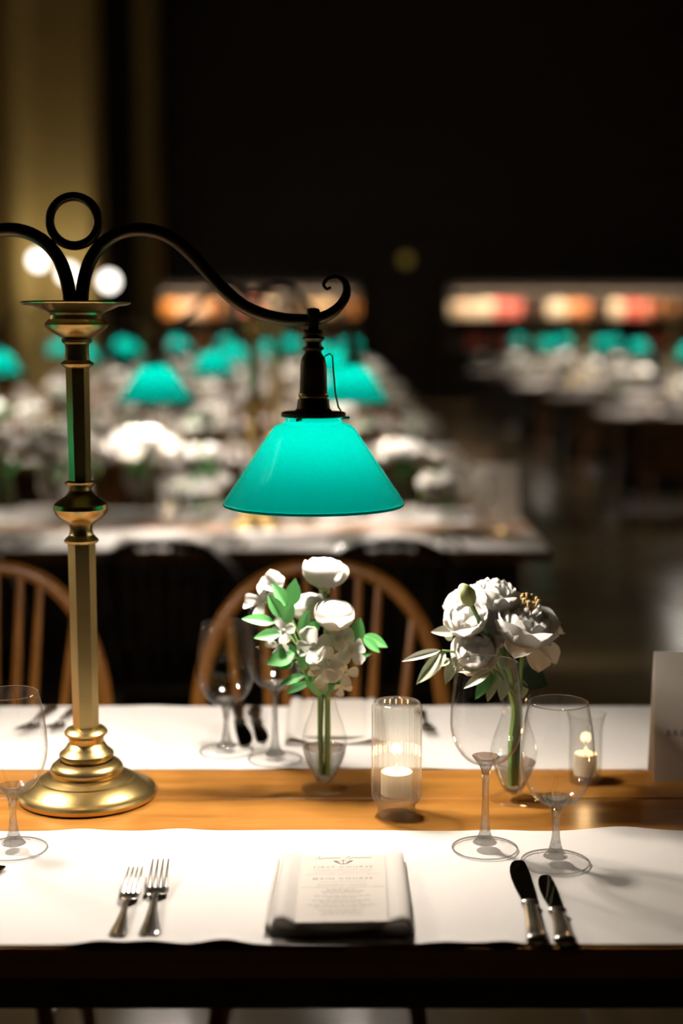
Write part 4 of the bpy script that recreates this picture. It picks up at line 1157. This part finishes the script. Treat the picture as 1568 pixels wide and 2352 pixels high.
# ------------------------------------------------------------------ far end of the hall: bookcases, globes, door
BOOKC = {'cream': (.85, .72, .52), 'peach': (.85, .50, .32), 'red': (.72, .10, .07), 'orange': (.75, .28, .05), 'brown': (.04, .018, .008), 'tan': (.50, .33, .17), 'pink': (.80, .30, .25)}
BM = {}
for c_, v_ in BOOKC.items():
    m = MB(); m.box(-.5, .5, -.08, .08, 0, 1, ch=.008)
    BM[c_] = m.mesh('book_'+c_, pm('spine_'+c_, v_, .6), False)
def bookcase(xa, xb, label, plan, side, energy):
    yb = Y1-.20; t = thing('bookcase', label, 'bookcase', ((xa+xb)/2, yb, 0))
    w = (xb-xa)/2; dk = M['darkwood']; D = .34
    rows = (.1, .55, 1.05, 1.60, 2.04)
    MB().box(-w, w, -.02, 0, 0, 2.3).build('back_panel', dk, t, smooth=False)
    for x in (-w, w-.04): MB().box(x, x+.04, -D, -.02, 0, 2.3, ch=.004).build('side_panel', dk, t, smooth=False)
    for z in rows: MB().box(-w+.04, w-.04, -D, -.02, z-.03, z, ch=.004).build('shelf', dk, t, smooth=False)
    MB().box(-w-.05, w+.05, -D-.06, 0, 2.25, 2.38, ch=.01).build('cornice', dk, t, smooth=False)
    MB().box(-w+.1, w-.1, -D-.10, -D-.04, 2.06, 2.10, ch=.01).build('added_shelf_lamp', M['brass'], t, smooth=False)  # strip lamp added with the area light below to brighten the books
    ld = bpy.data.lights.new('added_shelf_light', 'AREA'); ld.shape = 'RECTANGLE'; ld.size = 2*w-.3; ld.size_y = .05; ld.energy = energy; ld.color = (1, .80, .58)
    lo = bpy.data.objects.new('added_shelf_light', ld); C.objects.link(lo); lo.parent = t; lo.location = (0, -D-.08, 2.055); lo.rotation_euler = (R(38), 0, 0)
    r = random.Random(5 if side == 'left' else 6)
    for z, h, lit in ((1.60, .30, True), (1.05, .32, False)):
        x = xa+.05
        while x < xb-.09:
            bw = r.uniform(.045, .075)
            px = CX+FPX*(x+bw/2)/(yb-.2)
            col = 'brown'
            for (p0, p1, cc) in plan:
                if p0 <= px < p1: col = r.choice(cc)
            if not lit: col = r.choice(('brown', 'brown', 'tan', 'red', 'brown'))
            hh = h*r.uniform(.82, 1.0)
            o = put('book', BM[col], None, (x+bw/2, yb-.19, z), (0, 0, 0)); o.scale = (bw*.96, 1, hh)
            tag(o, 'blurred %s-spined book on the %s shelf of the far %s bookcase' % (col, 'upper' if lit else 'lower', side), 'book', '%s books on the %s shelf of the %s bookcase' % (col, 'upper' if lit else 'lower', side))
            x += bw
    return t
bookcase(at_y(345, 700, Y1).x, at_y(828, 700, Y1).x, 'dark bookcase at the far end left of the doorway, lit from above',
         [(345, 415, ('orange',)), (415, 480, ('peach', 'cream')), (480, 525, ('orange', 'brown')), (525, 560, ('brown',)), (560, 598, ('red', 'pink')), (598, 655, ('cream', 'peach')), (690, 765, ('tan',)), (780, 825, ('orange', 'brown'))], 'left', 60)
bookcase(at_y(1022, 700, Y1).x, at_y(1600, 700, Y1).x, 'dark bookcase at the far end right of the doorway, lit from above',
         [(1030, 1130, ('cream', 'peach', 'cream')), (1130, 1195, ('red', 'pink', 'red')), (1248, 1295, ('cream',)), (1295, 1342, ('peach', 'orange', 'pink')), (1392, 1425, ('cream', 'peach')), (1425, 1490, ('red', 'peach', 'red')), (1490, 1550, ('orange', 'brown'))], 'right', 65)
# doorway between them
dx0, dx1 = .55, 1.65
d = structure('door_1', MB().box(dx0, dx1, Y1-.07, Y1, 0, 2.3, ch=.01), M['darkpanel'], smooth=False)
for s in (0, 1):
    a = dx0+.06+s*.53
    for (z0, z1) in ((.2, .95), (1.1, 2.15)):
        MB().box(a, a+.45, Y1-.09, Y1-.06, z0, z1, ch=.012).build('door_panel', M['darkpanel'], d, smooth=False)
    MB().tube([(dx0+.5+s*.1, Y1-.13, .95), (dx0+.5+s*.1, Y1-.13, 1.2)], .012, 8).build('door_handle', M['brass'], d)
wl = thing('wall_lamp', 'small dim yellow wall light above the dark doorway', 'lamp', (at_y(932, 597, Y1-.2).x, Y1-.18, at_y(932, 597, Y1-.2).z))
MB().box(-.05, .05, 0, .06, -.12, .12, ch=.01).build('bracket', M['brass'], wl, smooth=False)
MB().lathe([(0, -.10), (.06, -.09), (.10, -.03), (.11, .03), (.08, .09), (0, .11)], 20).build('glass_shade', emit('dim_glow', (.9, .62, .12), .12), wl, loc=(0, -.08, 0))
# three-globe floor lamp on the left
gy = 19.4
gl = thing('globe_lamp', 'floor lamp with three glowing white globes by the left pier', 'lamp', (at_y(160, 700, gy).x, gy, 0))
gx = gl.location.x
MB().lathe([(0, 0), (.2, 0), (.2, .04), (.12, .08), (.05, .14), (.035, .3), (.03, 1.0), (.045, 1.02), (.03, 1.05), (.025, 1.5), (.05, 1.55), (0, 1.58)], 24).build('pole', M['black'], gl)
gld = bpy.data.lights.new('globe_light', 'POINT'); gld.energy = 46; gld.color = (1, .86, .66); gld.shadow_soft_size = .12
for (px, py, dy) in ((88, 598, -.05), (155, 628, .1), (250, 646, -.1)):
    q = at_y(px, py, gy+dy); lx, lz_ = q.x-gx, q.z
    MB().tube(smooth_path([(0, 0, 1.52), (lx*.5, dy*.5, 1.48), (lx, dy, lz_-.2), (lx, dy, lz_-.09)], 5), .014, 8).build('arm', M['black'], gl)
    g = MB().lathe([(0, -.105)] + [(.105*math.cos(a), .105*math.sin(a)) for a in [R(-75+15*i) for i in range(11)]] + [(0, .105)], 24).build('globe', M['globe'], gl, loc=(lx, dy, lz_))
    lo = bpy.data.objects.new('globe_light', gld); C.objects.link(lo); lo.parent = gl; lo.location = (lx, dy, lz_)

for (x, y, rz, lab) in ((-5.4, 5.2, .3, 'added unseen three-globe fill lamp by the left wall level with the second table'), (6.0, 7.0, 2.4, 'added unseen three-globe fill lamp by the right wall beyond the aisle')):  # fill lamps added out of view to light floor and aisle
    dup(gl, (x, y, 0), rz, lab)
